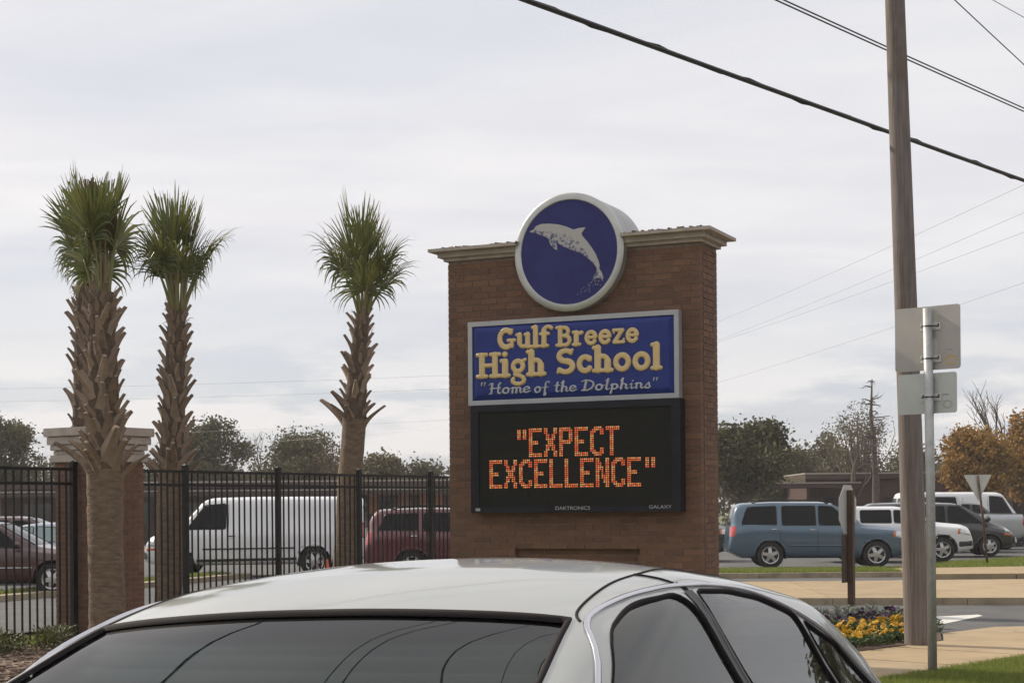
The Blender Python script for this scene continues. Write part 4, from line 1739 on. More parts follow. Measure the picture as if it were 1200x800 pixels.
    def mirror(s, x, z, m, size=1.0):
        for ax, sg in (('L', 1), ('R', -1)):
            p, nn = s.hit(ax, x, z)
            b = bmesh.new()
            bmesh.ops.create_cube(b, size=1)
            for v in b.verts:
                v.co = Vector((v.co.x * .10 * size * (1.2 if v.co.y * sg < 0 else .8), v.co.y * .17 * size, v.co.z * .13 * size)) + p + Vector((0.02, sg * .13 * size, .05))
            bmesh.ops.bevel(b, geom=list(b.edges), offset=.03 * size, segments=2, affect='EDGES')
            me = bpy.data.meshes.new('door_mirror')
            b.to_mesh(me)
            b.free()
            me.materials.append(m)
            me.polygons.foreach_set('use_smooth', [True] * len(me.polygons))
            link(bpy.data.objects.new('door_mirror', me), s.root)

    def handles(s, pts, m):
        for ax in 'LR':
            for x, z in pts:
                P = []
                for k in range(5):
                    p, nn = s.hit(ax, x - .09 + .045 * k, z + (.006 if k in (1, 2, 3) else 0))
                    P.append(p + nn * (.03 if 0 < k < 4 else .005))
                MB().tube(P, .014, 6).build('door_handle', m, s.root, True)


def sedan_spec(L=4.8, H=1.45, hw=.90, hood=1.02, wb=1.40):
    h = L / 2
    return dict(x0=-h, x1=h,
                top=[(-h, .62), (-h + .04, .95), (-h + .75, 1.04), (-h + 1.3, H - .06), (-h + 1.75, H - .005), (-.1, H), (.35, H - .05), (1.15, .98), (h - .5, .86), (h - .12, .74), (h, .55)],
                belt=[(-h, .55), (-h + .1, .88), (-h + .8, .96), (.9, .90), (h - .5, .78), (h - .1, .62), (h, .45)],
                low=[(-h, .42), (-h + .25, .24), (h - .4, .22), (h, .32)],
                wid=[(-h, hw * .72), (-h + .12, hw * .88), (-h + .7, hw), (h - .9, hw), (h - .25, hw * .90), (h - .06, hw * .74), (h, hw * .62)],
                roofw=[(-h, .45), (-h + .7, .60), (-h + 1.4, .56), (.2, .56), (1.1, .66), (h - .3, .55), (h, .4)])


def simple_sedan(label, loc, rz, pm, L=4.8, H=1.45, group=None, glass=None, wagon=False, trimm=None, name='parked_car', cat='car'):
    S = sedan_spec(L, H)
    h = L / 2
    if wagon:
        S['top'] = [(-h, .62), (-h + .03, .98), (-h + .45, H - .12), (-h + .75, H - .02), (-.1, H), (.35, H - .05), (1.15, .98), (h - .5, .88), (h - .12, .76), (h, .55)]
    c = Car(name, label, cat, loc, rz, S, group)
    c.pm = pm
    c.wheels(h - .92, -h + 1.02, .32, .86)
    rear = -h + (.55 if wagon else 1.0)
    c.side_windows([[(.02, .96), (.88, .94), (.30, H - .12), (.02, H - .09)], [(rear + .1, .98), (-.06, .96), (-.06, H - .09), (rear + (.25 if wagon else .62), H - .13)]], glass, M_trimk)
    c.screen('windshield', 1.10, .36, .64, .50, .05, glass or M_glassfar, trim=M_trimk)
    if not wagon:
        c.screen('rear_window', -h + .78, -h + 1.30, .58, .48, -.02, glass or M_glassfar, trim=M_trimk)
    else:
        c.screen('rear_window', -h + .10, -h + .44, .56, .48, -.02, glass or M_glassfar, trim=M_trimk)
    for ax in 'LR':
        c.patch('headlight', ax, rounded([(h - .42, .62), (h - .10, .58), (h - .14, .70), (h - .40, .76)], .03), M_head, nu=6, nv=5)
        c.patch('tail_light', ax, rounded([(-h + .05, .70), (-h + .32, .72), (-h + .30, .88), (-h + .05, .88)], .03), M_tail, nu=6, nv=5)
        c.line('door_seam', ax, [(.0, .34), (.0, .9)], .006, M_seal, sub=6)
        c.line('side_moulding', ax, [(-h + 1.4, .55), (h - 1.3, .55)], .014, trimm or pm, eps=.004, sub=10)
    c.patch('bumper_grille', 'F', rounded([(-.42, .36), (.42, .36), (.42, .56), (-.42, .56)], .04), M_trimk, nu=8, nv=4)
    c.handles([(-.12, .84), (-1.0, .86)], trimm or pm)
    c.mirror(.78, .96, pm)
    c.finish(pm)
    return c


# ---- the silver saloon in the foreground
PHI = R(24.22)
FW = Vector((-math.sin(PHI), -math.cos(PHI), 0))        # where its nose points
LF = Vector((math.cos(PHI), -math.sin(PHI), 0))         # its driver's side
hx = 0.35                                               # local x of the windshield header
O = Vector((-.415, 3.695, 0)) - FW * hx - LF * .035
O.z = street_z(O.x, O.y)
S = dict(x0=-2.70, x1=2.70, dx=.016, sig=.07, m=84, crown=.007, shoulder=.055, cutz=1.02, snap=1, r1=.82, r2=.912,
         top=[(-2.70, .60), (-2.66, .93), (-2.4, 1.03), (-2.16, 1.08), (-1.42, 1.425), (-.90, 1.500), (-.41, 1.540), (-.05, 1.515), (.18, 1.466), (.335, 1.416), (.56, 1.318), (1.28, 1.00), (1.9, .96), (2.4, .86), (2.62, .74), (2.70, .52)],
         belt=[(-2.70, .52), (-2.55, .88), (-2.0, .99), (1.2, .95), (2.0, .88), (2.5, .76), (2.66, .60), (2.70, .42)],
         low=[(-2.70, .40), (-2.4, .22), (2.3, .20), (2.70, .30)],
         wid=[(-2.70, 0.735), (-2.55, 0.875), (-1.9, 0.985), (-1, 1.005), (1, 1.005), (1.9, 0.985), (2.5, 0.895), (2.66, 0.735), (2.70, 0.635)],
         roofw=[(-2.70, 0.535), (-2.0, 0.735), (-2.0, 0.795), (-1.5, 0.750), (-.9, 0.717), (-.2, 0.707), (.25, 0.707), (.5, 0.720), (1.2, 0.815), (2.3, 0.695), (2.7, 0.485)])
car = Car('silver_car', 'silver saloon car with dark glossy windshield, parked in front of the brick sign', 'car', O,
          math.atan2(FW.y, FW.x), S)
nrm_ = Vector((RN.x * CAMB, RN.y * CAMB, 1)).normalized()
car.root.rotation_euler = (Vector((0, 0, 1)).rotation_difference(nrm_).to_matrix() @ Matrix.Rotation(math.atan2(FW.y, FW.x), 3, 'Z')).to_euler()
pm = bpy.data.materials.new('silver_metallic_paint')
pm.use_nodes = True
nt = pm.node_tree
p = nt.nodes['Principled BSDF']
tcn = nt.nodes.new('ShaderNodeTexCoord')
fl = noise(nt, tcn.outputs['Object'], 900, 2, .5)
dust = ramp(nt, noise(nt, tcn.outputs['Object'], 2.2, 6, .65), [(.42, 0.0), (.75, 1.0)])
c0 = mixc(nt, fl, (.35, .365, .345), (.42, .435, .41))
nt.links.new(mixc(nt, mathn(nt, 'MULTIPLY', dust, .22), c0, (.36, .355, .32)), p.inputs['Base Color'])
p.inputs['Metallic'].default_value = .35
nt.links.new(mathn(nt, 'MULTIPLY_ADD', dust, .10, .34), p.inputs['Roughness'])
p.inputs['Coat Weight'].default_value = 1.0
nt.links.new(mathn(nt, 'MULTIPLY_ADD', dust, .05, .045), p.inputs['Coat Roughness'])
car.pm = pm
M_scrn = glassmat('windshield_glass', (.34, .41, .38))
M_sideg = glassmat('side_glass', (.62, .72, .66), gain=1.35)
car.wheels(1.62, -1.38, .34, .93, style=7)
bx = hx
wf = rounded([(-.43, 1.02), (.80, 1.00), (.38, 1.27), (.262, 1.365), (.07, 1.420), (-.24, 1.436)], .09, 6)
wr = rounded([(-1.27, 1.03), (-.51, 1.02), (-.315, 1.436), (-.6, 1.426), (-.86, 1.396), (-1.12, 1.335)], .05, 6)
wq = rounded([(-1.72, 1.07), (-1.315, 1.04), (-1.165, 1.318), (-1.30, 1.272), (-1.45, 1.228)], .025, 4)
for ax in 'LR':
    for nme, po in (('side_window', wf), ('side_window', wr), ('quarter_window', wq)):
        w_ = car.patch(nme, ax, po, M_sideg, eps=-.005, cut=1, nu=16, nv=18)
        car.ribbon('window_seal', ax, po, .005, .002, M_seal, parent=w_, eps=.002, sub=2)
    # bright moulding over both doors
    ch = [(.88, 1.0), (.43, 1.275), (.305, 1.376), (.19, 1.408), (.05, 1.432), (-.1, 1.445), (-.28, 1.449), (-.6, 1.438), (-.86, 1.408), (-1.13, 1.346), (-1.45, 1.246), (-1.6, 1.17), (-1.78, 1.06)]
    cs = bspline(ch, 60)
    car.line('chrome_moulding', ax, [tuple(q) for q in cs], .0085, M_chrome, eps=.002, n=6)
    sg = 1 if ax == 'L' else -1
    # door cut lines: over the roof edge, across it at the centre pillar
    dit = bspline([(.262, sg * 0.657), (.235, sg * 0.633), (.17, sg * 0.625), (.03, sg * 0.617), (-.2, sg * 0.613), (-.8, sg * 0.613), (-1.1, sg * 0.625)], 50)
    car.line('roof_seam', 'T', [tuple(q) for q in dit], .0045, M_seal, eps=-.001)
    car.line('door_seam', ax, [(-.275, 1.455), (-.285, 1.44), (-.47, 1.02), (-.48, .4)], .005, M_seal, sub=10)
    car.line('door_seam', 'T', [(-.215, sg * 0.613), (-.275, sg * 0.725)], .0045, M_seal, sub=6)
    pil_ = [(-.442, 1.02), (-.498, 1.02), (-.305, 1.434), (-.250, 1.434)]
    car.patch('centre_pillar', ax, pil_, M_trimk, eps=.004, nu=3, nv=12)
    car.patch('headlight', ax, rounded([(2.20, .62), (2.58, .58), (2.56, .70), (2.22, .78)], .03), M_head, nu=6, nv=5)
    car.patch('tail_light', ax, rounded([(-2.62, .62), (-2.40, .62), (-2.40, .90), (-2.60, .90)], .03), M_tail, nu=6, nv=5)
    car.line('side_moulding', ax, [(-2.1, .55), (2.2, .55)], .018, pm, eps=.006, sub=20)
car.screen('windshield', 1.14, .265, .780, .637, .04, M_scrn, eps=-.008, nu=28, nv=22, cut=1, bowb=.10, rib=(.014, .004))
car.screen('rear_window', -2.05, -1.42, .62, .53, -.05, M_scrn, eps=-.008, nu=20, nv=12, cut=1, rib=(.022, .010))
car.patch('bumper_grille', 'F', rounded([(-.5, .36), (.5, .36), (.5, .62), (-.5, .62)], .05), M_trimk, nu=10, nv=5)
car.handles([(-.30, .86), (-1.12, .88)], M_chrome)
car.mirror(.80, .97, pm, 1.15)
car.finish(pm)
# cabin: seats, dash, headliner, mirror
cab = MB().box(-1.9, 1.2, -.80, .80, .30, .36).build('cabin_floor', M_int, car.root)


def soft(name, cx, cy, cz, sx, sy, sz, m, parent, rot=0.0, bev=.06):
    b = bmesh.new()
    bmesh.ops.create_cube(b, size=1)
    for v in b.verts:
        v.co = (v.co.x * sx, v.co.y * sy, v.co.z * sz)
    bmesh.ops.bevel(b, geom=list(b.edges), offset=bev, segments=3, affect='EDGES')
    bmesh.ops.transform(b, matrix=Matrix.Translation((cx, cy, cz)) @ Matrix.Rotation(rot, 4, 'Y'), verts=b.verts)
    me = bpy.data.meshes.new(name)
    b.to_mesh(me)
    b.free()
    me.materials.append(m)
    me.polygons.foreach_set('use_smooth', [True] * len(me.polygons))
    return link(bpy.data.objects.new(name, me), parent)


for y in (-.38, .38):
    st_ = soft('front_seat', .05, y, .52, .55, .52, .22, M_int, car.root)
    soft('seat_back', -.26, y, .86, .18, .50, .62, M_int, st_, -.22)
    soft('head_rest', -.37, y, 1.235, .11, .27, .17, M_int, st_, -.2, .04)
bs = soft('rear_seat', -.95, 0, .52, .55, 1.4, .24, M_int, car.root)
soft('seat_back', -1.28, 0, .85, .18, 1.4, .60, M_int, bs, -.3)
soft('dashboard', .98, 0, .86, .42, 1.45, .24, M_trimk, car.root, .1)
V, F = lathe([(.17, -.012), (.185, 0), (.17, .012), (.155, 0), (.17, -.012)], 28)
sw_ = mk('steering_wheel', [Matrix.Translation((.62, .38, .92)) @ Matrix.Rotation(1.15, 4, 'Z') @ Vector((x, y, z)) if 0 else Matrix.Translation((.60, .38, .93)) @ Matrix.Rotation(-PI / 2 + .0, 4, 'Z') @ Matrix.Rotation(-.4, 4, 'X') @ Vector((x, y, z)) for x, y, z in V], F[:-2], M_trimk, car.root, True)
soft('rear_view_mirror', .20, 0, 1.335, .03, .26, .07, M_trimk, car.root, 0, .012)

# ---- parked vehicles across the drive
GP = 'vehicles parked beyond the fence'
H0 = .0


def flip(px, py, Y):
    p = at(px, py, Y)
    return (p.x, p.y, H0)


# blue family SUV
def suv(label, loc, rz, pm, L=4.78, H=1.79, glass=None, rack=True, lower=None, group=GP, cat='car', name='parked_car', ns=5, green=False):
    h = L / 2
    S = dict(x0=-h, x1=h, dx=.045, sig=.05, m=32, shoulder=.045,
             top=[(-h, .70), (-h + .03, 1.10), (-h + .17, H - .13), (-h + .34, H - .035), (-h + 1.2, H), (.1, H - .015), (.42, H - .06), (1.14, 1.19), (1.26, 1.17), (h - .35, 1.10), (h - .07, 1.00), (h, .70)],
             belt=[(-h, .62), (-h + .06, 1.02), (-h + .5, 1.12), (.9, 1.08), (h - .4, .99), (h - .07, .84), (h, .56)],
             low=[(-h, .44), (-h + .35, .27), (h - .45, .25), (h, .36)],
             wid=[(-h, .82), (-h + .10, .94), (-h + .5, .98), (h - .8, .98), (h - .22, .93), (h - .05, .84), (h, .74)],
             roofw=[(-h, .62), (-h + .5, .68), (-.5, .67), (.3, .66), (1.1, .74), (h - .3, .62), (h, .5)])
    c = Car(name, label, cat, loc, rz, S, group)
    c.pm = pm
    c.wheels(h - .93, -h + 1.10, .36, .94, style=ns, lip=lower or pm, w=.24)
    g = glass or M_glassfar
    c.side_windows([[(-.02, 1.15), (.92, 1.13), (.36, H - .15), (-.02, H - .13)], [(-1.0, 1.16), (-.10, 1.15), (-.10, H - .13), (-1.0, H - .13)],
                    [(-h + .34, 1.18), (-1.14, 1.17), (-1.14, H - .13), (-h + .50, H - .15)]], g, M_trimk)
    c.screen('windshield', 1.08, .36, .70, .60, .06, M_glassgrn if green else g, trim=M_trimk)
    c.patch('rear_window', 'B', rounded([(-.62, 1.16), (.62, 1.16), (.58, H - .16), (-.58, H - .16)], .06), g, nu=8, nv=8)
    for ax in 'LR':
        hl = c.patch('headlight', ax, rounded([(h - .44, .82), (h - .08, .76), (h - .10, .92), (h - .42, .98)], .03), M_head, nu=6, nv=5)
        c.patch('indicator', ax, rounded([(h - .50, .81), (h - .43, .82), (h - .41, .98), (h - .48, .96)], .01), M_amber, nu=3, nv=4, parent=hl, eps=.009)
        c.patch('tail_light', ax, rounded([(-h + .03, .86), (-h + .17, .86), (-h + .20, 1.14), (-h + .06, 1.14)], .03), M_tail, nu=5, nv=6)
        for xx in (-.06, -1.06):
            c.line('door_seam', ax, [(xx, .45), (xx, 1.1)], .006, M_seal, sub=6)
        c.line('side_moulding', ax, [(-h + 1.6, .62), (h - 1.5, .60)], .02, lower or pm, eps=.006, sub=10)
    c.patch('grille', 'F', rounded([(-.45, .55), (.45, .55), (.48, .80), (-.48, .80)], .04), M_trimk, nu=8, nv=5)
    if lower:
        c.patch('bumper', 'F', rounded([(-.78, .44), (.78, .44), (.78, .62), (-.78, .62)], .05), lower, nu=12, nv=5, eps=.02)
        c.patch('bumper', 'B', rounded([(-.78, .50), (.78, .50), (.78, .66), (-.78, .66)], .05), lower, nu=12, nv=5, eps=.02)
        for ax in 'LR':
            c.patch('sill_cladding', ax, [(-h + 1.55, .36), (h - 1.4, .36), (h - 1.4, .50), (-h + 1.55, .50)], lower, nu=14, nv=4, eps=.012)
            c.patch('bumper_end', ax, rounded([(h - .46, .44), (h - .06, .46), (h - .06, .62), (h - .46, .60)], .03), lower, nu=8, nv=4, eps=.014)
    if rack:
        for sg in (-1, 1):
            P = []
            for k in range(13):
                x = -h + .65 + (L * .42) * k / 12
                p, nn = c.hit('T', x, sg * .58)
                P.append(p + Vector((0, 0, .07 if 0 < k < 12 else .0)))
            rail = MB().tube(P, .023, 6).build('roof_rail', M_trimk, c.root, True)
    c.handles([(-.20, 1.02), (-1.22, 1.04)], M_chrome)
    c.mirror(.80, 1.13, M_trimk if lower else pm, 1.25)
    c.finish(pm)
    return c


P_blue = paint('slate_blue', (.070, .122, .175), .35, .36)
P_white = paint('white', (.72, .73, .74), 0, .4)
P_maroon = paint('maroon', (.105, .009, .018), .1, .4)
P_darkred = paint('dark_red', (.060, .012, .016), .1, .4)
P_black = paint('black', (.012, .012, .014), 0, .35)
P_silver = paint('pale_silver', (.42, .44, .46), .4, .38)
P_sky = paint('pale_blue', (.30, .36, .42), .3, .4)
P_tan = paint('tan', (.24, .22, .17), .2, .4)
P_green = paint('dark_green', (.03, .045, .038), .2, .4)
M_clad = mat('grey_cladding', (.028, .028, .030), .6)

Yp = 43.70
xc = (at(849, 660, Yp).x + at(1063, 660, Yp).x) / 2
suv('slate blue SUV with roof rails and silver alloy wheels, parked behind the octagonal sign', (xc + .1, Yp + .6, .02), R(-2.5), P_blue, L=4.85, H=1.80, green=True)
Yp = 47.98
xn = at(1141, 650, Yp).x
suv('white SUV with black lower bumper parked between the blue SUV and black minivan', (xn - 2.3, Yp + .7, .02), R(-4), P_white, L=4.6, H=1.66, lower=M_clad, rack=False)
Yp = 52.56
xn = at(1191, 650, Yp).x


def van(label, loc, rz, pm, L=5.6, H=2.05, nose=.95, mini=False, glass=None, wsg=None, nwin=1, wheel_r=.37, bumper=M_clad):
    h = L / 2
    hz = 1.16 if not mini else 1.02
    hd = h - nose
    if mini:
        top = [(-h, .70), (-h + .03, 1.1), (-h + .20, H - .15), (-h + .42, H - .03), (-.6, H), (.55, H - .04), (.85, H - .12), (1.75, 1.10), (h - .35, .95), (h - .1, .80), (h, .55)]
        belt = [(-h, .6), (-h + .1, 1.0), (1.0, 1.02), (h - .4, .85), (h - .08, .68), (h, .48)]
        x_h, x_b = .62, 1.65
    else:
        top = [(-h, .70), (-h + .03, 1.5), (-h + .10, H - .06), (-h + .25, H - .01), (0, H), (hd - .75, H - .02), (hd - .55, H - .08), (hd + .06, hz + .06), (h - .35, hz - .06), (h - .08, hz - .18), (h, .72)]
        belt = [(-h, .62), (-h + .06, 1.12), (hd - .1, 1.14), (h - .4, 1.02), (h - .06, .86), (h, .60)]
        x_h, x_b = hd - .58, hd + .02
    S = dict(x0=-h, x1=h, dx=.05, sig=.035, m=32, shoulder=.03, top=top, belt=belt,
             low=[(-h, .46), (-h + .25, .30), (h - .4, .28), (h, .38)],
             wid=[(-h, .90), (-h + .1, .98), (-h + .4, 1.0), (h - .8, 1.0), (h - .2, .93), (h - .05, .82), (h, .74)],
             roofw=[(-h, .70), (-h + .2, .80 if not mini else .66), (hd - .8, .78 if not mini else .66), (hd, .80), (h - .2, .66), (h, .55)])
    c = Car('parked_van', label, 'van', loc, rz, S, GP)
    c.pm = pm
    c.wheels(h - .88, -h + (1.30 if not mini else 1.0), wheel_r, .95, style=6, w=.24)
    g = glass or M_glassfar
    if mini:
        wins = [[(.32, 1.09), (1.45, 1.06), (.72, H - .16), (.32, H - .14)], [(-.75, 1.10), (.24, 1.09), (.24, H - .14), (-.75, H - .14)], [(-h + .35, 1.12), (-.85, 1.10), (-.85, H - .14), (-h + .50, H - .15)]]
    else:
        wins = [[(x_h - .55, 1.20), (x_b - .16, 1.19), (x_h - .02, H - .22), (x_h - .55, H - .18)]]
    c.side_windows(wins, g, M_trimk)
    c.screen('windshield', x_b, x_h, .80 if not mini else .74, .68 if not mini else .60, .05, wsg or g, trim=M_trimk)
    for sg in (-1, 1):
        c.patch('rear_window', 'B', rounded([(sg * .08, 1.2), (sg * .70, 1.2), (sg * .66, H - .25), (sg * .08, H - .25)], .05), g, nu=6, nv=6)
    for ax in 'LR':
        hl = c.patch('headlight', ax, rounded([(h - .40, .78), (h - .06, .76), (h - .08, .92), (h - .40, .96)], .02), M_head, nu=6, nv=5)
        c.patch('indicator', ax, rounded([(h - .42, .68), (h - .08, .66), (h - .08, .74), (h - .42, .76)], .01), M_amber, nu=4, nv=3, parent=hl, eps=.009)
        c.patch('tail_light', ax, rounded([(-h + .02, .95), (-h + .10, .95), (-h + .11, 1.35), (-h + .03, 1.35)], .02), M_tail, nu=4, nv=6)
        for xx in ((x_h - .62, -.3) if not mini else (.28, -.8)):
            c.line('door_seam', ax, [(xx, .45), (xx, H - .2)], .006, M_seal, sub=12)
        c.line('side_moulding', ax, [(-h + 1.8, .72), (h - 1.5, .70)], .02, pm if mini else bumper, eps=.006, sub=10)
        c.patch('sill', ax, [(-h + 1.75, .39), (h - 1.35, .38), (h - 1.35, .47), (-h + 1.75, .48)], bumper, nu=14, nv=3, eps=.008)
    c.patch('bumper', 'F', rounded([(-.85, .46), (.85, .46), (.85, .64), (-.85, .64)], .05), bumper if not mini else pm, nu=12, nv=5, eps=.03)
    c.patch('grille', 'F', rounded([(-.5, .68), (.5, .68), (.5, .86), (-.5, .86)], .03), M_trimk, nu=8, nv=4)
    c.handles([(x_h - .70, 1.02)], M_trimk)
    c.mirror(x_b - .12, 1.16, M_trimk, 1.5)
    c.finish(pm)
    return c


van('black minivan with windshield coloured pale like reflected sky parked between the white SUV and silver pickup', (xn - 2.5, Yp + .7, .02), R(-5), P_black, L=5.0, H=1.78, nose=1.0, mini=True, wsg=M_glassgrn, wheel_r=.34)  # windshield's sky reflection is put into its glass colour


def pickup(label, loc, rz, pm, L=5.7, H=2.0):
    h = L / 2
    S = dict(x0=-h, x1=h, dx=.045, sig=.02, m=32, shoulder=.03,
             top=[(-h, .80), (-h + .02, 1.34), (-.72, 1.36), (-.70, 1.40), (-.62, H - .15), (-.50, H - .02), (.7, H), (1.0, H - .07), (1.55, 1.28), (h - .4, 1.18), (h - .08, 1.05), (h, .8)],
             belt=[(-h, .7), (-h + .05, 1.24), (-.6, 1.22), (1.4, 1.17), (h - .3, 1.06), (h - .05, .92), (h, .7)],
             low=[(-h, .54), (-h + .3, .40), (h - .4, .38), (h, .44)],
             wid=[(-h, .97), (-h + .1, 1.0), (h - .6, 1.0), (h - .15, .95), (h, .85)],
             roofw=[(-h, .88), (-.75, .90), (-.6, .70), (.8, .70), (1.5, .80), (h, .7)])
    c = Car('parked_pickup', label, 'pickup truck', loc, rz, S, GP)
    c.pm = pm
    c.wheels(h - .95, -h + 1.15, .40, .95, style=6, w=.26, aw=.08)
    c.side_windows([[(.42, 1.26), (1.30, 1.24), (.92, H - .17), (.42, H - .14)], [(-.55, 1.27), (.34, 1.26), (.34, H - .14), (-.46, H - .15)]], None, M_trimk)
    c.screen('windshield', 1.50, .98, .74, .62, .05, M_glassfar, trim=M_trimk)
    for ax in 'LR':
        c.patch('headlight', ax, rounded([(h - .36, .86), (h - .05, .84), (h - .07, 1.0), (h - .36, 1.04)], .02), M_head, nu=6, nv=5)
        c.patch('tail_light', ax, rounded([(-h + .01, .92), (-h + .10, .92), (-h + .10, 1.28), (-h + .02, 1.28)], .02), M_tail, nu=4, nv=6)
        c.line('bed_seam', ax, [(-.68, .55), (-.68, 1.3)], .010, M_seal, sub=8)
        c.line('door_seam', ax, [(.38, .55), (.38, 1.2)], .006, M_seal, sub=8)
        # flare over the rear wheel
    bed = MB()
    for x0, x1, y0, y1 in ((-h + .06, -.74, -.86, .86),):
        bed.box(x0, x1, y0, y1, 1.362, 1.372)
    bed.build('bed_cover', M_trimk, c.root)
    c.patch('bumper', 'F', rounded([(-.88, .52), (.88, .52), (.88, .70), (-.88, .70)], .05), M_chrome, nu=12, nv=5, eps=.03)
    c.patch('bumper', 'B', rounded([(-.88, .62), (.88, .62), (.88, .78), (-.88, .78)], .05), M_chrome, nu=12, nv=5, eps=.03)
    c.handles([(.50, 1.10), (-.40, 1.11)], pm)
    c.mirror(1.22, 1.26, M_trimk, 1.5)
    c.finish(pm)
    return c


Yp = 57.58
xt = at(1200, 650, Yp).x
pickup('pale silver pickup truck parked nose-in beyond the black minivan', (xt - 2.8, Yp + .9, .02), PI + R(-3), P_silver, L=5.7, H=2.1)
Yp = 65.70
xw = at(1216, 640, Yp).x
van('white panel van parked behind the silver pickup truck', (xw - 2.7, Yp + .9, .02), R(0), P_white, L=5.7, H=2.22, wheel_r=.38)
Yp = 61.86
simple_sedan('dark hatchback half hidden between the silver pickup and white panel van', (at(1150, 640, Yp).x - .5, Yp, .02), R(-3), P_black, L=4.3, H=1.78, group=GP, wagon=True)
Yp = 50.19
suv('dark green SUV peeping out between the brick sign and the blue SUV', (at(848, 650, Yp).x - 1.9, Yp + .6, .02), R(2), P_green, L=4.4, H=1.72, group=GP)
Yp = 49.01
# left, seen through the iron fence
Yp = 40.75
xa, xb_ = at(169, 660, Yp).x, at(424, 660, Yp).x
van('white panel van parked behind the iron fence between two palms', ((xa + xb_) / 2, Yp + 1.0, .02), PI + R(2), P_white, L=5.6, H=2.02)
Yp = 36.91
xa = at(424, 650, Yp).x
suv('maroon SUV with red tail lights behind the fence beside the brick sign', (xa + 2.4, Yp + .9, .02), R(1), P_maroon, L=4.75, H=1.70, group=GP)
Yp = 32.33
xw = at(58, 670, Yp).x
simple_sedan('dark red car with its nose behind the brick pillar, seen through the fence', (xw - 1.49, Yp + .9, .02), R(2), P_darkred, L=4.8, H=1.50, group=GP, trimm=M_chrome)
Yp = 37.79
simple_sedan('pale blue car parked beyond the dark red car behind the fence', (at(52, 650, Yp).x - .35, Yp + .9, .02), PI + R(4), P_sky, L=4.5, H=1.42, group=GP, glass=M_glassgrn)
Yp = 43.55
suv('dark maroon SUV parked beyond the pale blue car behind the fence', (at(20, 650, Yp).x - .2, Yp + .9, .02), R(3), P_darkred, L=4.7, H=1.58, group=GP, rack=False)

# ------------------------------------------------------------------ school building
def building(label, loc, rz, w, d, h, canopy, wins, panels, extra=None):
    root = empty('school_building', loc, rz, label, 'building', 'low brick school wings')
    MB().box(-w / 2, w / 2, 0, d, -.1, h - .32).build('wall', M_bld, root)
    MB().box(-w / 2 - .25, w / 2 + .25, -.25, d + .25, h - .318, h - .05).build('fascia', M_blddark, root)
    MB().box(-w / 2 - .28, w / 2 + .28, -.28, d + .28, h - .048, h + .03).build('roof', M_roofedge, root)
    x0, x1, zc_, dep = canopy
    cp = MB().box(x0, x1, -dep, -.26, zc_ - .22, zc_).build('canopy', M_blddark, root)
    MB().box(x0 - .05, x1 + .05, -dep - .06, -.262, zc_ + .002, zc_ + .07).build('canopy_edge', M_roofedge, cp)
    k = 0
    x = x0 + .3
    while x < x1:
        MB().box(x - .06, x + .06, -dep + .1, -dep + .22, -.05, zc_ - .222).build('canopy_post', M_blddark, cp)
        x += 3.2
    for x in wins:
        f = MB().box(x - .75, x + .75, -.03, .02, .95, 2.25).build('window', M_blddark, root)
        for q in (-.36, .36):
            MB().box(x + q - .33, x + q + .33, -.045, -.031, 1.02, 2.18).build('pane', M_winb, f)
    for x, ww, z0, z1, m in panels:
        MB().box(x - ww / 2, x + ww / 2, -.06, -.001, z0, z1).build('wall_panel', m, root)
    if extra:
        extra(root)
    return root


YB = 85.6
xl, xr = at(-120, 560, YB).x, at(540, 560, YB).x
cx, w = (xl + xr) / 2, xr - xl
ops = [(at(px, 580, YB).x - cx, at(px + pw, 580, YB).x - at(px, 580, YB).x, 1.5, 2.5, M_orangep) for px, pw in ((438, 12), (474, 14), (497, 10), (515, 9), (-4, 10))]
building('low brick school wing with pale roof edge seen through the fence behind the van', (cx, YB, 0), 0, w, 14, 3.25, (-w / 2 + 1, w / 2 - .5, 2.72, 2.2),
         [-w / 2 + 2.2 + 2.6 * i for i in range(int(w / 2.6) - 1)], ops)
xl, xr = at(948, 560, YB + 3).x, at(1290, 560, YB + 3).x
cx, w = (xl + xr) / 2, xr - xl


def slats(root):
    a, b = at(905, 560, YB).x - cx, at(951, 560, YB).x - cx
    n = 14
    sc = MB().box(a, b, -1.2, -1.1, 2.78, 3.3).build('roof_screen', M_tanpanel, root)
    for i in range(n):
        x = a + (b - a) * (i + .5) / n
        MB().box(x - .05, x + .05, -1.26, -1.202, 2.78, 3.33).build('slat', M_tanpanel, sc)


building('low dark red brick school wing with flat roof and covered walk behind the parked cars', (cx, YB + 3, 0), 0, w, 14, 3.5,
         (at(868, 570, YB).x - cx, at(1006, 570, YB).x - cx, 2.9, 3.4), [-w / 2 + 1.4 + 3.4 * i for i in range(int(w / 3.4))], [], slats)

# ------------------------------------------------------------------ trees


def grow(mb, p, d, L, r, lev, tips, spread=.55, up=.15, kids=3):
    pts, rad = [p], [r]
    n = 4
    cur = d.normalized()
    for k in range(n):
        cur = (cur + Vector((random.uniform(-.16, .16), random.uniform(-.16, .16), random.uniform(-.06, .16) * up * 4))).normalized()
        pts.append(pts[-1] + cur * (L / n))
        rad.append(r * (1 - .5 * (k + 1) / n))
    mb.tube(pts, rad, 6 if lev > 1 else 4, cap=False)
    if lev <= 0:
        tips.append(pts[-1])
        return
    if lev <= 2:
        tips.append(pts[2])
    for k in range(kids):
        a = random.uniform(0, 2 * PI)
        sd = Vector((math.cos(a), math.sin(a), random.uniform(-.1, .5)))
        q = pts[random.choice((2, 3, 4))] if k else pts[-1]
        grow(mb, q, cur + sd * spread * random.uniform(.8, 1.6), L * random.uniform(.58, .78), r * .5, lev - 1, tips, spread, up, kids)


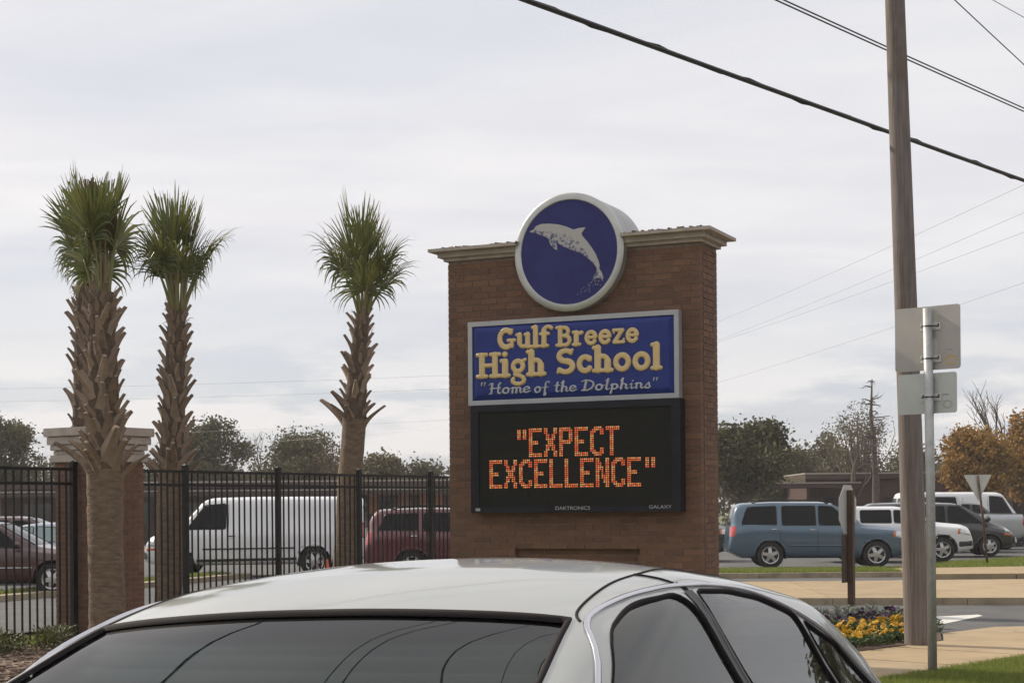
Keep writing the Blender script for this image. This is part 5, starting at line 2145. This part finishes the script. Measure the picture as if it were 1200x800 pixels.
def leafy(label, px, ptop, Y0, wpx, mat_, seed, nclump=34, per=190, leaf=.20, base_frac=.30, group='trees behind the school', name='broadleaf_tree', squash=.8, thin=1.0, z0=None, lean=0):
    random.seed(seed)
    g = np.random.default_rng(seed)
    Y = Y0 * KY
    p = at(px, ptop, Y)
    H = p.z
    base = (p.x, Y, 0)
    root = empty(name, base, 0, label, 'tree', group)
    rx = wpx / FPX * Y / 2
    zlo = H * base_frac if z0 is None else z0
    cz, rz_ = (H + zlo) / 2, (H - zlo) / 2
    mb = MB()
    tips = []
    cl = []
    ph = g.uniform(0, 6, 3)
    for k in range(nclump):
        # clump centres through an uneven ellipsoid
        while True:
            v = g.uniform(-1, 1, 3)
            if .25 < np.linalg.norm(v) < 1:
                break
        u_ = v / np.linalg.norm(v)
        lobe = .80 + .20 * math.sin(3.1 * math.atan2(u_[1], u_[0]) + ph[0]) + .16 * math.sin(5 * u_[2] + 4.3 * u_[0] + ph[1]) + .10 * math.sin(9 * u_[0] + ph[2])
        if u_[2] < -.2:
            lobe *= .9
        v = u_ * (np.linalg.norm(v) ** .5) * min(1.05, lobe)
        q = Vector((v[0] * rx * .82 + lean * (v[2] + 1) * .5, v[1] * rx * .82, cz + v[2] * rz_ * .84))
        cl.append((q, g.uniform(.16, .34) * rx * (1 if rx < 3.5 else 3.5 / rx) + .25))
    tr = .045 * H
    fork = zlo * .9 + .3
    mb.tube([(0, 0, -.1), (.05 * lean, .02, fork * .5), (.1 * lean, 0, fork), (.3 * lean, 0, cz)], [tr * 1.3, tr, tr * .85, tr * .35], 8)
    for q, r in cl:
        if random.random() < .8:
            s_ = Vector((.1 * lean, 0, fork * random.uniform(.7, 1.15)))
            m_ = (s_ + q) / 2 + Vector((0, 0, -.12 * (q - s_).length))
            mb.tube([s_, m_, q], [tr * .38, tr * .22, tr * .07], 5)
    mb.build('trunk', M_bark, root, True)
    V, F = [], []
    for q, r in cl:
        n = int(per * 2.3 * thin * g.uniform(.5, 1.3))
        lf = leaf * .62
        d = g.normal(size=(n, 3))
        d /= np.linalg.norm(d, axis=1)[:, None]
        rr = r * g.uniform(.15, 1.0, n) ** .5 * np.where(g.uniform(0, 1, n) < .15, g.uniform(1.0, 1.7, n), g.uniform(.75, 1.2, n))
        P = np.array(q) + d * rr[:, None] * np.array([1, 1, squash])
        A = g.normal(size=(n, 3))
        A /= np.linalg.norm(A, axis=1)[:, None]
        Bv = np.cross(A, g.normal(size=(n, 3)))
        Bv /= np.linalg.norm(Bv, axis=1)[:, None]
        s_ = lf * g.uniform(.5, 1.15, n)[:, None]
        for a, b, c in zip(P, A * s_, Bv * s_ * .55):
            k = len(V)
            V += [a - b, a + c, a + b, a - c]
            F.append((k, k + 1, k + 2, k + 3))
    tag(mk('crown', V, F, mat_, root), kind='stuff')
    return root


leafy('dark evergreen tree at the far end of the fence beyond the red cars', -4, 464, 62, 118, M_leafd, 1, 52, 200, base_frac=.18)
leafy('dark round tree behind the fence between the slim palm and the white van', 236, 494, 66, 128, M_leafd, 2, 52, 190, base_frac=.2)
leafy('mid green round tree behind the white van roof', 350, 496, 70, 116, M_leafm, 3, 50, 190, base_frac=.25)
leafy('low brown half bare tree between the round tree and leaning palm', 392, 522, 68, 70, M_leaft, 4, 24, 60, leaf=.16, base_frac=.2, thin=.8)
leafy('low brown thin tree between two round green trees', 296, 520, 74, 60, M_leaft, 5, 22, 60, leaf=.16, base_frac=.2, thin=.7)
leafy('small olive tree beyond the fence right of the leaning palm', 442, 522, 66, 74, M_leafo, 6, 30, 150, base_frac=.2)
leafy('low dark green tree beyond the fence touching the brick sign', 498, 535, 72, 80, M_leafd, 7, 30, 170, base_frac=.15)
leafy('low dark tree behind the brick pillar cap', 160, 528, 76, 90, M_leafd, 8, 26, 150, base_frac=.1)
leafy('low bushy tree left of the brick pillar', 66, 520, 78, 90, M_leafm, 28, 26, 150, base_frac=.1)
leafy('large dark oak spreading beside the brick sign over the blue SUV', 872, 494, 50, 132, M_leafd, 9, 60, 210, base_frac=.40, lean=.4)
leafy('mid green tree between the large dark oak and the covered walk', 912, 516, 66, 84, M_leafm, 44, 34, 170, base_frac=.15)
leafy('low olive tree between the covered walk and the bare snag', 972, 508, 76, 80, M_leafo, 45, 30, 120, base_frac=.15)
leafy('low dark green tree behind the covered walk', 944, 518, 72, 74, M_leafd, 10, 30, 170, base_frac=.15)
leafy('thin olive brown spreading tree beside the bare snag', 1004, 474, 64, 104, M_leafo, 11, 40, 70, leaf=.15, base_frac=.35, thin=.7)
leafy('brown green tree behind the utility pole', 1062, 512, 74, 82, M_leafo, 12, 28, 130, base_frac=.15)
leafy('rust orange oak behind the yield sign', 1146, 487, 52, 96, M_leafb, 13, 44, 190, base_frac=.22)
leafy('rust and olive oak beside the rust orange oak, next to the white van', 1206, 478, 56, 84, M_leafb, 14, 36, 180, base_frac=.22)
for k, (X_, Y_, h_, w_) in enumerate(((31, 47, 9, 9), (37, 38, 10, 10), (42, 29, 9, 10), (47, 56, 11, 11), (36, 60, 10, 10))):
    # trees that go on beyond the edge of the view, seen in the car's side glass
    px = 600 + X_ / (Y_ * KY) * FPX
    leafy('mid green tree at the far side of the parking lot', px, HOR - (h_ - EYE) / (Y_ * KY) * FPX, Y_, w_ / (Y_ * KY) * FPX, M_leafm, 60 + k, 30, 120, leaf=.34, base_frac=.2, group='trees round the lot')

# tall bare snag and bare crowns


def bare(label, px, ptop, Y0, seed, snag=False, group='bare trees'):
    random.seed(seed)
    Y = Y0 * KY
    p = at(px, ptop, Y)
    root = empty('bare_tree', (p.x, Y, 0), 0, label, 'tree', group)
    mb = MB()
    tips = []
    H = p.z
    if snag:
        pts = [Vector((random.uniform(-.07, .07) - .03 * k, 0, H * k / 8)) for k in range(9)]
        mb.tube(pts, [.26 * (1 - .88 * k / 8) for k in range(9)], 8)
        mb.build('trunk', M_bark, root, True)
        br = MB()
        for k in range(46):
            t = random.uniform(.42, 1.0)
            a = random.uniform(0, 2 * PI)
            q = pts[0].lerp(pts[-1], t)
            i = min(7, int(t * 8))
            q = pts[i].lerp(pts[i + 1], t * 8 - i)
            L = random.uniform(.35, 1.3) * (1.25 - .5 * t)
            d = Vector((math.cos(a), math.sin(a), random.uniform(-.1, .35)))
            e = q + d * L * .6
            f = e + d * L * .4 + Vector((0, 0, random.uniform(-.25, .05)))
            br.tube([q, e, f], [.04, .025, .008], 4)
            for m in range(3):
                g_ = q.lerp(f, random.uniform(.4, .95))
                br.tube([g_, g_ + Vector((random.uniform(-.3, .3), random.uniform(-.3, .3), random.uniform(-.2, .25)))], [.014, .004], 3)
        tag(br.build('twigs', M_bark, root, True), kind='stuff')
    else:
        grow(mb, Vector((0, 0, -.1)), Vector((.05, 0, 1)), H * .38, .028 * H, 4, tips, .5, .35, 3)
        mx_ = max(v[2] for v in mb.V)
        k = H / mx_
        mb.V = [(x * k, y * k, z * k) for x, y, z in mb.V]
        mb.build('branches', M_bark, root, True)
    return root


bare('tall dead snag with short stubby branches behind the parked cars', 1026, 444, 56, 5, True)
bare('bare spreading tree beside the dead snag', 1002, 478, 58, 12)
bare('bare twiggy tree rising behind the rust orange oaks', 1184, 446, 60, 21)
bare('bare twiggy tree behind the two round green trees', 318, 505, 76, 33)
random.seed(5)

# the far wood closing the view: one mass
g = np.random.default_rng(404)
V, F = [], []
for k in range(560):
    px = g.uniform(-140, 700) if k % 2 else g.uniform(700, 1340)
    Y = g.uniform(118, 150)
    top = (533 if px < 700 else 527) + 7 * math.sin(px * .045) + 5 * math.sin(px * .11 + 1) + g.uniform(-3, 8)
    c = at(px, top, Y)
    nl = 60
    r = g.uniform(1.0, 2.2)
    z0 = g.uniform(.5, 1.0)
    d = g.normal(size=(nl, 3))
    d /= np.linalg.norm(d, axis=1)[:, None]
    P = np.array([c.x, c.y, max(c.z * z0 - r, .8)]) + d * (r * g.uniform(.3, 1.1, nl))[:, None]
    A_ = g.normal(size=(nl, 3))
    B_ = np.cross(A_, g.normal(size=(nl, 3)))
    A_ /= np.linalg.norm(A_, axis=1)[:, None]
    B_ /= np.linalg.norm(B_, axis=1)[:, None]
    s_ = g.uniform(.12, .30, nl)[:, None]
    for a, b, e in zip(P, A_ * s_, B_ * s_ * .7):
        q = len(V)
        V += [a - b, a + e, a + b, a - e]
        F.append((q, q + 1, q + 2, q + 3))
M_far = mat('far_wood_leaf', (0.055, 0.052, 0.026), 0.8, rand=('island', 0.95, (0.10, 0.075, 0.042)), trans=0.15)
tag(mk('far_wood', V, F, M_far), 'far brown green wood closing the view behind the school', 'trees', None, 'stuff')

# wooded far side of the street, behind the photographer
V, F = [], []
for k in range(520):
    t, nn = g.uniform(-75, 60), g.uniform(-31, -23)
    q = rp(t, nn)
    h_ = (7.5 + 2.5 * math.sin(t * .23) + 1.6 * math.sin(t * .61)) * g.uniform(.1, 1.0)
    nl = 46
    r = g.uniform(1.1, 2.1)
    d = g.normal(size=(nl, 3))
    d /= np.linalg.norm(d, axis=1)[:, None]
    P = np.array([q[0], q[1], max(h_, .6)]) + d * (r * g.uniform(.2, 1.1, nl))[:, None]
    A_ = g.normal(size=(nl, 3))
    B_ = np.cross(A_, g.normal(size=(nl, 3)))
    A_ /= np.linalg.norm(A_, axis=1)[:, None]
    B_ /= np.linalg.norm(B_, axis=1)[:, None]
    s_ = g.uniform(.25, .55, nl)[:, None]
    for a, b, e in zip(P, A_ * s_, B_ * s_ * .7):
        i_ = len(V)
        V += [a - b, a + e, a + b, a - e]
        F.append((i_, i_ + 1, i_ + 2, i_ + 3))
tag(mk('street_wood', V, F, M_leafm), 'leafy wood along the other side of the street', 'trees', None, 'stuff')

# ------------------------------------------------------------------ utility pole and overhead lines
pb = at(1075.5, 757, z=0)
pt = at(1049, 0, pb.y)
up_ = empty('utility_pole', (pb.x, pb.y, -.02), 0, 'tall weathered wooden utility pole standing in the flower bed', 'utility pole')
k = (11.0) / pt.z
mb = MB()
V, F = [], []
nz_, nr = 40, 28
for i in range(nz_ + 1):
    t = i / nz_
    z = 11.0 * t
    r = .150 * (1 - t) + .098 * t
    for j in range(nr):
        a = 2 * PI * j / nr
        q = r * (1 + .012 * math.sin(5 * a + 1.3 * math.sin(z * .4)) + .008 * math.sin(11 * a + z))
        V.append(((pt.x - pb.x) * k * t + q * math.cos(a), q * math.sin(a), z))
for i in range(nz_):
    for j in range(nr):
        F.append((i * nr + j, i * nr + (j + 1) % nr, (i + 1) * nr + (j + 1) % nr, (i + 1) * nr + j))
F.append(tuple(range(nz_ * nr, (nz_ + 1) * nr)))
mk('shaft', V, F, M_wood, up_, True)
MB().box(-1.2 + (pt.x - pb.x) * k * .95, 1.2 + (pt.x - pb.x) * k * .95, -.17, -.07, 10.2, 10.32).build('cross_arm', M_wood, up_)


def wire(label, pts, r, m, sag=.3, ext=0.0, group='overhead lines', cat='wire', name='overhead_wire'):
    """cable through two world points; sag in metres at mid span"""
    a, b = Vector(pts[0]), Vector(pts[1])
    P = []
    n = 40
    for i in range(n + 1):
        t = -ext + (1 + 2 * ext) * i / n
        q = a.lerp(b, t)
        q.z -= sag * 4 * t * (1 - t)
        P.append(q)
    c = sum(P, Vector()) / len(P)
    o = MB().tube([p - c for p in P], r, 6).build(name, m)
    o.location = c
    return tag(o, label, cat, group)


def through(p0, z0, p1, z1, tl, tr):
    """line through two pixels at given heights, stretched to parameters tl..tr"""
    def solve(px, py, z):
        a, b = px - 600.0, py - HOR
        u = (a - ROLL * b) / (1 + ROLL * ROLL)
        v = b + ROLL * u
        Y = (EYE - z) * FPX / v
        return Vector((u / FPX * Y, Y, z))
    A_, B_ = solve(*p0, z0), solve(*p1, z1)
    return A_ + (B_ - A_) * tl, A_ + (B_ - A_) * tr


A_, B_ = through((650, 0), 6.60, (1200, 202), 6.50, -1.6, 3.2)
wire('thick twisted black cable passing behind the utility pole', (A_, B_), .026, M_cable, sag=.12, name='overhead_cable')
# lashed thinner line twisted round the thick cable
n = 90
P = [A_.lerp(B_, i / n) - Vector((0, 0, .12 * 4 * (i / n) * (1 - i / n))) + Vector((0, .03 * math.sin(i * 1.9), .035 * math.cos(i * 1.9))) for i in range(n + 1)]
tag(MB().tube(P, .009, 5).build('lashing_wire', M_cable), 'thin lashing wire wound round the thick black cable', 'wire', 'overhead lines')
for (p0, p1, z, sg) in (((925, 0), (1200, 124), 8.5, .10), ((937, 0), (1200, 119), 8.75, .12)):
    A_, B_ = through(p0, z, p1, z, -1.4, 3.0)
    wire('upper of the paired dark wires crossing behind the utility pole' if z > 8.6 else 'lower of the paired dark wires crossing behind the utility pole', (A_, B_), .011, M_cable, sag=sg)
A_, B_ = through((1121, 0), 10.0, (1200, 73), 10.0, -1.0, 4.0)
wire('single steep dark wire above the square sign backs', (A_, B_), .010, M_cable, sag=.05)
A_, B_ = through((1166, 0), 10.4, (1200, 18), 10.4, -1.0, 6.0)
wire('short pale wire in the upper corner above the steep wire', (A_, B_), .007, M_wire, sag=.05)
for k, (p0, p1, z) in enumerate((((845, 369), (1200, 208), 9.0), ((845, 391), (1200, 241), 8.5), ((845, 393), (1200, 264), 8.2), ((845, 441), (1200, 323), 7.0))):
    A_, B_ = through(p0, z, p1, z, -.6, 1.4)
    wire(('highest', 'second highest', 'third', 'lowest')[k] + ' of four thin pale distant wires slanting between the brick sign and sign backs', (A_, B_), .0045, M_wire, sag=.25, group='distant wires beside the sign')
for k, (p0, p1, z) in enumerate((((0, 453), (525, 437), 9.0), ((0, 468), (525, 453), 8.4), ((0, 538), (525, 498), 6.0), ((0, 512), (525, 489), 6.5))):
    A_, B_ = through(p0, z, p1, z, -.3, 1.3)
    wire(('highest', 'second highest', 'lowest', 'third')[k] + ' of four thin pale distant wires strung behind the palms', (A_, B_), .006, M_wire, sag=.2, group='distant wires behind the palms')
for k in range(6):
    # lines above the street, mirrored in the windshield of the silver car
    o = Vector((-1.0, 8.0 + (0, .35, 1.5, 2.0, 3.6, 4.3)[k], 8.0 + .25 * (k % 3)))
    wire('dark street wire overhead mirrored in the windshield', (o - Vector((RD.x, RD.y, 0)) * 26, o + Vector((RD.x, RD.y, 0)) * 30), .009, M_cable, sag=.4, group='wires above the street')

# ------------------------------------------------------------------ sign backs
def plate(name, w, h, th, r, m, parent, loc):
    pr = rounded([(-w / 2, -h / 2), (w / 2, -h / 2), (w / 2, h / 2), (-w / 2, h / 2)], r, 5)
    n = len(pr)
    V = [(x, 0, z) for x, z in pr] + [(x, th, z) for x, z in pr]
    F = [tuple(range(n)), tuple(reversed(range(n, 2 * n)))] + [(i + n, (i + 1) % n + n, (i + 1) % n, i) for i in range(n)]
    o = mk(name, V, F, m, parent)
    o.location = loc
    return o


sb = at(1093, 788, z=0)
PA = R(-41)
sp_ = empty('sign_post', (sb.x, sb.y, 0), PA, 'galvanised post with two blank metal sign backs, beside the utility pole', 'street sign')
SZ = lambda py: at(1090, py, sb.y).z
MB().tube([(0, 0, -.2), (-.01, 0, 2), (-.025, 0, SZ(361))], .046, 14).build('post', M_galv, sp_, True)
zt, zb = SZ(358), SZ(433)
sc_ = sb.y / FPX
PK = math.cos(PA) - (1090 - 600) / FPX * math.sin(PA)
w1 = 77 * sc_ / PK
ux = ((1050 + 1127) / 2 - 1092) * sc_ / PK - .045
p1 = plate('sign_plate', w1, zt - zb, .004, .035, M_plate, sp_, (ux + .02, .055, (zt + zb) / 2))
zt2, zb2 = SZ(436.5), SZ(484)
w2 = 69 * sc_ / PK
p2 = plate('sign_plate', w2, zt2 - zb2, .004, .03, M_plate2, sp_, (ux + .015, .055, (zt2 + zb2) / 2))
for py, pl in ((382, p1), (420, p1), (465, p2)):
    z = SZ(py)
    mb = MB()
    for sg in (-1, 1):
        mb.box(-.02 + sg * .085 - .05, -.02 + sg * .085 + .05, .040, .0545, z - .035, z + .035)
    for sg in (0, 1):
        o = MB().box(-.125 + sg * .12, -.03 + sg * .12, .040, .0545, z - .035, z + .035).build('bracket', M_plateW, sp_)
        MB().tube([(-.10 + sg * .17, .036, z + .018), (-.10 + sg * .17, .0405, z + .018)], .010, 6).build('bolt', M_trimk, o)
    MB().tube([(-.115, .038, z), (-.07, -.02, z), (-.02, -.052, z), (.03, -.02, z), (.075, .038, z)], .007, 5).build('strap', M_trimk, sp_)


def sticker(pl, x, z, r, m, k):
    for i in range(8):
        a = i * PI / 4
        o = MB().box(x + r * math.cos(a) * 1.2 - r * .42, x + r * math.cos(a) * 1.2 + r * .42, -.0015, -.0004, z + r * math.sin(a) - r * .17, z + r * math.sin(a) + r * .17).build('date_sticker', m, pl)


sticker(p1, w1 / 2 - .105, -(zt - zb) / 2 + .09, .042, M_sticker, 0)
sticker(p2, w2 / 2 - .10, -(zt2 - zb2) / 2 + .085, .036, M_stickw, 0)
MB().box(w1 / 2 - .155, w1 / 2 - .085, -.0015, -.0004, -(zt - zb) / 2 + .185, -(zt - zb) / 2 + .20).build('date_sticker', M_stickw, p1)
MB().box(w2 / 2 - .155, w2 / 2 - .085, -.0015, -.0004, -(zt2 - zb2) / 2 + .175, -(zt2 - zb2) / 2 + .19).build('date_sticker', M_stickw, p2)

# octagonal sign, turned nearly edge on
ob = at(998, 721, z=0)
oz = lambda py: at(995, py, ob.y).z
OA = R(58)
oc = empty('octagonal_sign', (ob.x, ob.y, 0), OA, 'octagonal sign seen almost edge on from behind, on a dark brown post', 'street sign')
MB().box(-.045, .045, -.045, .045, -.1, oz(574)).build('post', M_brownp, oc)
ow = (oz(568) - oz(625))
R8 = ow / 2 / math.cos(PI / 8)
cz = (oz(568) + oz(625)) / 2
pts = [(R8 * math.cos(PI / 8 + i * PI / 4), R8 * math.sin(PI / 8 + i * PI / 4)) for i in range(8)]
V = [(x, .048, z + cz) for x, z in pts] + [(x, .054, z + cz) for x, z in pts]
F = [tuple(range(8)), tuple(reversed(range(8, 16)))] + [(i + 8, (i + 1) % 8 + 8, (i + 1) % 8, i) for i in range(8)]
mk('sign_plate', V, F, M_plate2, oc)
MB().box(-.20, .30, .050, .078, oz(682), oz(626)).build('lower_board', M_brownb, oc)
# yield sign
yb = at(1157.5, 661, z=.11)
yr = empty('yield_sign', (yb.x, yb.y, .10), R(-14), 'triangular sign back on a thin dark post in front of the rust oak', 'street sign')
yz = lambda py: at(1150, py, yb.y).z
lean = -.24
MB().tube([(0, 0, -.1), (lean * .5, 0, 1.3), (lean, 0, yz(557) - .1)], .032, 8).build('post', M_brownp, yr, True)
zt, zb = yz(556), yz(587)
hw_ = 15.5 / FPX * yb.y / math.cos(R(14))
pr = rounded([(-hw_ + lean, zt - .1), (lean + .02, zb - .1), (hw_ + lean, zt - .1)], .05, 4)
n = len(pr)
V = [(x, .034, z) for x, z in pr] + [(x, .040, z) for x, z in pr]
F = [tuple(range(n)), tuple(reversed(range(n, 2 * n)))] + [(i + n, (i + 1) % n + n, (i + 1) % n, i) for i in range(n)]
mk('sign_plate', V, F, M_plate2, yr)

# traffic cone by the van wheel
cb = at(383, 664, 38.7)
cn = empty('traffic_cone', (cb.x, cb.y, 0.0), 0, 'orange traffic cone behind the fence by the white van wheel', 'traffic cone')
M_cone = mat('cone_orange', (.55, .09, .025), .6)
MB().box(-.19, .19, -.19, .19, 0.002, .035).build('base', M_cone, cn)
V, F = lathe([(.12, .036), (.11, .06), (.03, .50), (.02, .51)], 18, 'Z')
mk('cone', V, F, M_cone, cn, True, None, 40)

# ------------------------------------------------------------------ flower bed
fb0 = [rp(.3, 1.72), rp(4.15, 1.72), rp(5.2, 2.31), rp(6.6, 3.2), rp(8.4, 5.2), rp(8.0, 6.2), rp(2.5, 6.2)]
tag(slab('flower_bed', fb0, -.04, .03, M_mulch), kind='structure')


def leaf_tuft(n, r, h, lw, ll, up, seed):
    g = np.random.default_rng(seed)
    V, F = [], []
    for i in range(n):
        a = g.uniform(0, 2 * PI)
        q = r * math.sqrt(g.uniform(0, 1)) * .8
        b = Vector((q * math.cos(a), q * math.sin(a), g.uniform(.0, h * .75)))
        a2 = a + g.uniform(-1, 1)
        d = Vector((math.cos(a2), math.sin(a2), g.uniform(.1, up))).normalized()
        e = Vector((-math.sin(a2), math.cos(a2), g.uniform(-.3, .3))).normalized()
        L = ll * g.uniform(.6, 1.2)
        w = lw * g.uniform(.6, 1.2)
        k = len(V)
        m_ = b + d * L * .5 + Vector((0, 0, .01))
        V += [b, m_ - e * w, m_ + e * w, b + d * L]
        F.append((k, k + 1, k + 3, k + 2))
    return V, F


def pansy_mesh(seed):
    g = np.random.default_rng(seed)
    V, F = [], []
    for p_ in range(5):
        a = p_ * 2 * PI / 5 + .3
        c = Vector((math.cos(a) * .016, math.sin(a) * .016, .004 * (p_ % 2)))
        k = len(V)
        for j in range(7):
            t = 2 * PI * j / 7
            V.append(c + Vector((math.cos(t) * .017, math.sin(t) * .017, .006 * math.cos(t * 2 + p_))))
        F.append(tuple(range(k, k + 7)))
    me = bpy.data.meshes.new('flower')
    me.from_pydata([tuple(v) for v in V], [], F)
    return me


PF_Y, PF_P = pansy_mesh(1), pansy_mesh(2)
PF_Y.materials.append(M_yel)
PF_P.materials.append(M_pur)
protos = {}
for kind in ('y', 'p'):
    lm = []
    for q in range(3):
        V, F = leaf_tuft(90, .13, .14, .018, .07, .8, 10 + q)
        me = bpy.data.meshes.new('foliage')
        me.from_pydata([tuple(v) for v in V], [], F)
        me.materials.append(M_pansyl)
        lm.append(me)
    protos[kind] = lm
V, F = leaf_tuft(170, .15, .20, .014, .10, 1.2, 31)
me_d = bpy.data.meshes.new('foliage')
me_d.from_pydata([tuple(v) for v in V], [], F)
me_d.materials.append(M_dusty)


def pansy(kind, x, y, i):
    r = empty('yellow_pansy' if kind == 'y' else 'purple_pansy', (x, y, .03), random.uniform(0, 6),
              'yellow flowering pansy plant in the bed at the foot of the utility pole' if kind == 'y' else 'dark purple pansy plant between yellow pansies and silvery plants',
              'flower', 'yellow pansies' if kind == 'y' else 'purple pansies')
    s_ = random.uniform(.75, 1.1)
    r.scale = (s_, s_, s_)
    link(bpy.data.objects.new('foliage', protos[kind][i % 3]), r)
    for q in range(3 if kind == 'y' else 4):
        a = random.uniform(0, 6.28)
        d = .11 * math.sqrt(random.random())
        inst('flower', PF_Y if kind == 'y' else PF_P, r, (d * math.cos(a), d * math.sin(a), random.uniform(.12, .19)),
             (random.uniform(.2, 1.1), random.uniform(-.4, .4), random.uniform(-.5, .5)), (1.2, 1.2, 1.2))


random.seed(12)
inb = lambda x, y: inpoly(x, y, fb0)
cnt = 0
for row in range(8):
    for c in range(13):
        t = c / 12
        # rows parallel to the pavement edge
        q = Vector(rp(1.3 + row * .27, 1.88 + row * .17)).lerp(Vector(rp(4.35 + row * .3, 1.88 + row * .17)), t) + Vector((random.uniform(-.06, .06), random.uniform(-.06, .06)))
        if not inb(q.x, q.y) or (q - Vector((pb.x, pb.y))).length < .24:
            continue
        if random.random() < (.7 if t > .8 else .25):
            continue
        pansy('y', q.x, q.y, cnt)
        cnt += 1
for row in range(4):
    for c in range(13):
        t = c / 12
        q = Vector(rp(3.3 + row * .3, 3.35 + row * .2)).lerp(Vector(rp(7.0 + row * .3, 3.35 + row * .2)), t) + Vector((random.uniform(-.07, .07), random.uniform(-.07, .07)))
        if inb(q.x, q.y) and (q - Vector((pb.x, pb.y))).length > .24:
            if random.random() < .25:
                continue
            pansy('p', q.x, q.y, cnt)
            cnt += 1
for row in range(3):
    for c in range(11):
        t = c / 10
        q = Vector(rp(4.2 + row * .4, 4.15 + row * .28)).lerp(Vector(rp(8.0 + row * .3, 4.15 + row * .28)), t) + Vector((random.uniform(-.08, .08), random.uniform(-.08, .08)))
        if inb(q.x, q.y) and (q - Vector((ob.x, ob.y))).length > .2:
            if random.random() < .3:
                continue
            s_ = random.uniform(.7, 1.1)
            o = inst('dusty_plant', me_d, None, (q.x, q.y, .03), (0, 0, random.uniform(0, 6)), (s_, s_, s_))
            tag(o, 'silvery grey leafy plant at the back of the flower bed', 'plant', 'silvery bedding plants')

# ------------------------------------------------------------------ grass and mulch


def blades(name, poly, n, h, z, seed, m=M_blade, w=.004):
    g = np.random.default_rng(seed)
    xs_ = [p[0] for p in poly]
    ys_ = [p[1] for p in poly]
    V, F = [], []
    while len(F) < n:
        x, y = g.uniform(min(xs_), max(xs_)), g.uniform(min(ys_), max(ys_))
        if not inpoly(x, y, poly):
            continue
        a = g.uniform(0, 2 * PI)
        hh = h * g.uniform(.5, 1.2)
        lx, ly = g.normal(0, hh * .4), g.normal(0, hh * .4)
        k = len(V)
        V += [(x - w * math.cos(a), y - w * math.sin(a), z), (x + w * math.cos(a), y + w * math.sin(a), z), (x + lx, y + ly, z + hh)]
        F.append((k, k + 1, k + 2))
    return tag(mk(name, V, F, m), 'short green grass along the pavement', 'grass', None, 'stuff')


tag(blades('verge_grass', [rp(-2.5, -1.2), rp(6, -1.2), rp(6, .04), rp(-2.5, .04)], 70000, .06, -.001, 3, w=.0045), 'short bright green grass beside the pavement slabs', 'grass')
tag(blades('strip_grass', [(2.6, KY * 25.75 + .2), (9.19, KY * 25.75 + .2), (9.19, KY * 27.3), (4.6, KY * 27.3)], 22000, .08, .112, 4, w=.008), 'thin strip of grass in front of the blue SUV', 'grass')
tag(blades('island_grass', [(9.4, KY * 27.38), (27.4, KY * 29.8), (27.4, KY * 35.5), (19.5, KY * 35.5), (12.2, KY * 30.2)], 60000, .09, .108, 5, w=.010), 'bright grass island round the triangular sign', 'grass')
tag(blades('fence_grass', [fen(4, .3), fen(20, .3), fen(20, 1.88), fen(4, 1.88)], 40000, .08, -.06, 6, w=.006), 'green grass strip along the foot of the iron fence', 'grass')
tag(blades('kerb_grass', [tuple(A + nv * .4), tuple(A + dv * 20.8 + nv * .4), tuple(A + dv * 20.8 + nv * .98), tuple(A + nv * .98)], 9000, .09, .098, 8, w=.01), 'grass behind the drive kerb beside the white van', 'grass')
# chips and litter on the mulch
g = np.random.default_rng(9)
mb = MB()
poly = [fen(6, -3.2), fen(13, -3.2), fen(13, .2), fen(6, .2)]
for i in range(4200):
    while True:
        x, y = g.uniform(-9, -2), g.uniform(12, 24)
        if inpoly(x, y, poly):
            break
    M = Matrix.Translation((x, y, -.008)) @ Matrix.Rotation(g.uniform(0, 6.28), 4, 'Z') @ Matrix.Rotation(g.uniform(-.7, .7), 4, 'X')
    l = g.uniform(.02, .06)
    mb.box(-l, l, -l * .3, l * .3, -.004, .006, M)
tag(mb.build('mulch_chips', M_chip), 'loose bark chips on the bed along the fence', 'mulch', None, 'stuff')
# low shrubs in front of the fence
V, F = leaf_tuft(420, .38, .42, .022, .075, 1.4, 77)
me_s = bpy.data.meshes.new('foliage')
me_s.from_pydata([tuple(v) for v in V], [], F)
me_s.materials.append(M_shrub)
random.seed(4)
for i in range(11):
    q = Vector(fen(8.3 + i * .36 + random.uniform(-.1, .1), -.55 + random.uniform(-.15, .15)))
    if (q - Vector((pc[0], pc[1]))).length < .9:
        continue
    s_ = random.uniform(.5, .8)
    o = inst('low_shrub', me_s, None, (q.x, q.y, -.02), (0, 0, random.uniform(0, 6)), (s_, s_, s_ * random.uniform(.9, 1.3)))
    tag(o, 'low leafy shrub planted in mulch against the iron fence', 'shrub', 'low shrubs along the fence')

# ------------------------------------------------------------------ thin winter haze
hz = MB().box(-905, 905, -305, 1505, -1.4, 22).build('haze', None)
hz.data.materials.clear()
mh = bpy.data.materials.new('haze_air')
mh.use_nodes = True
nt = mh.node_tree
nt.nodes.remove(nt.nodes['Principled BSDF'])
pv = nt.nodes.new('ShaderNodeVolumePrincipled')
pv.inputs['Color'].default_value = (0.95, 0.93, 0.93, 1)
pv.inputs['Density'].default_value = 0.0006
nt.links.new(pv.outputs[0], nt.nodes['Material Output'].inputs['Volume'])
hz.data.materials.append(mh)
tag(hz, 'thin pale haze in the air over the school grounds', 'haze', None, 'stuff')
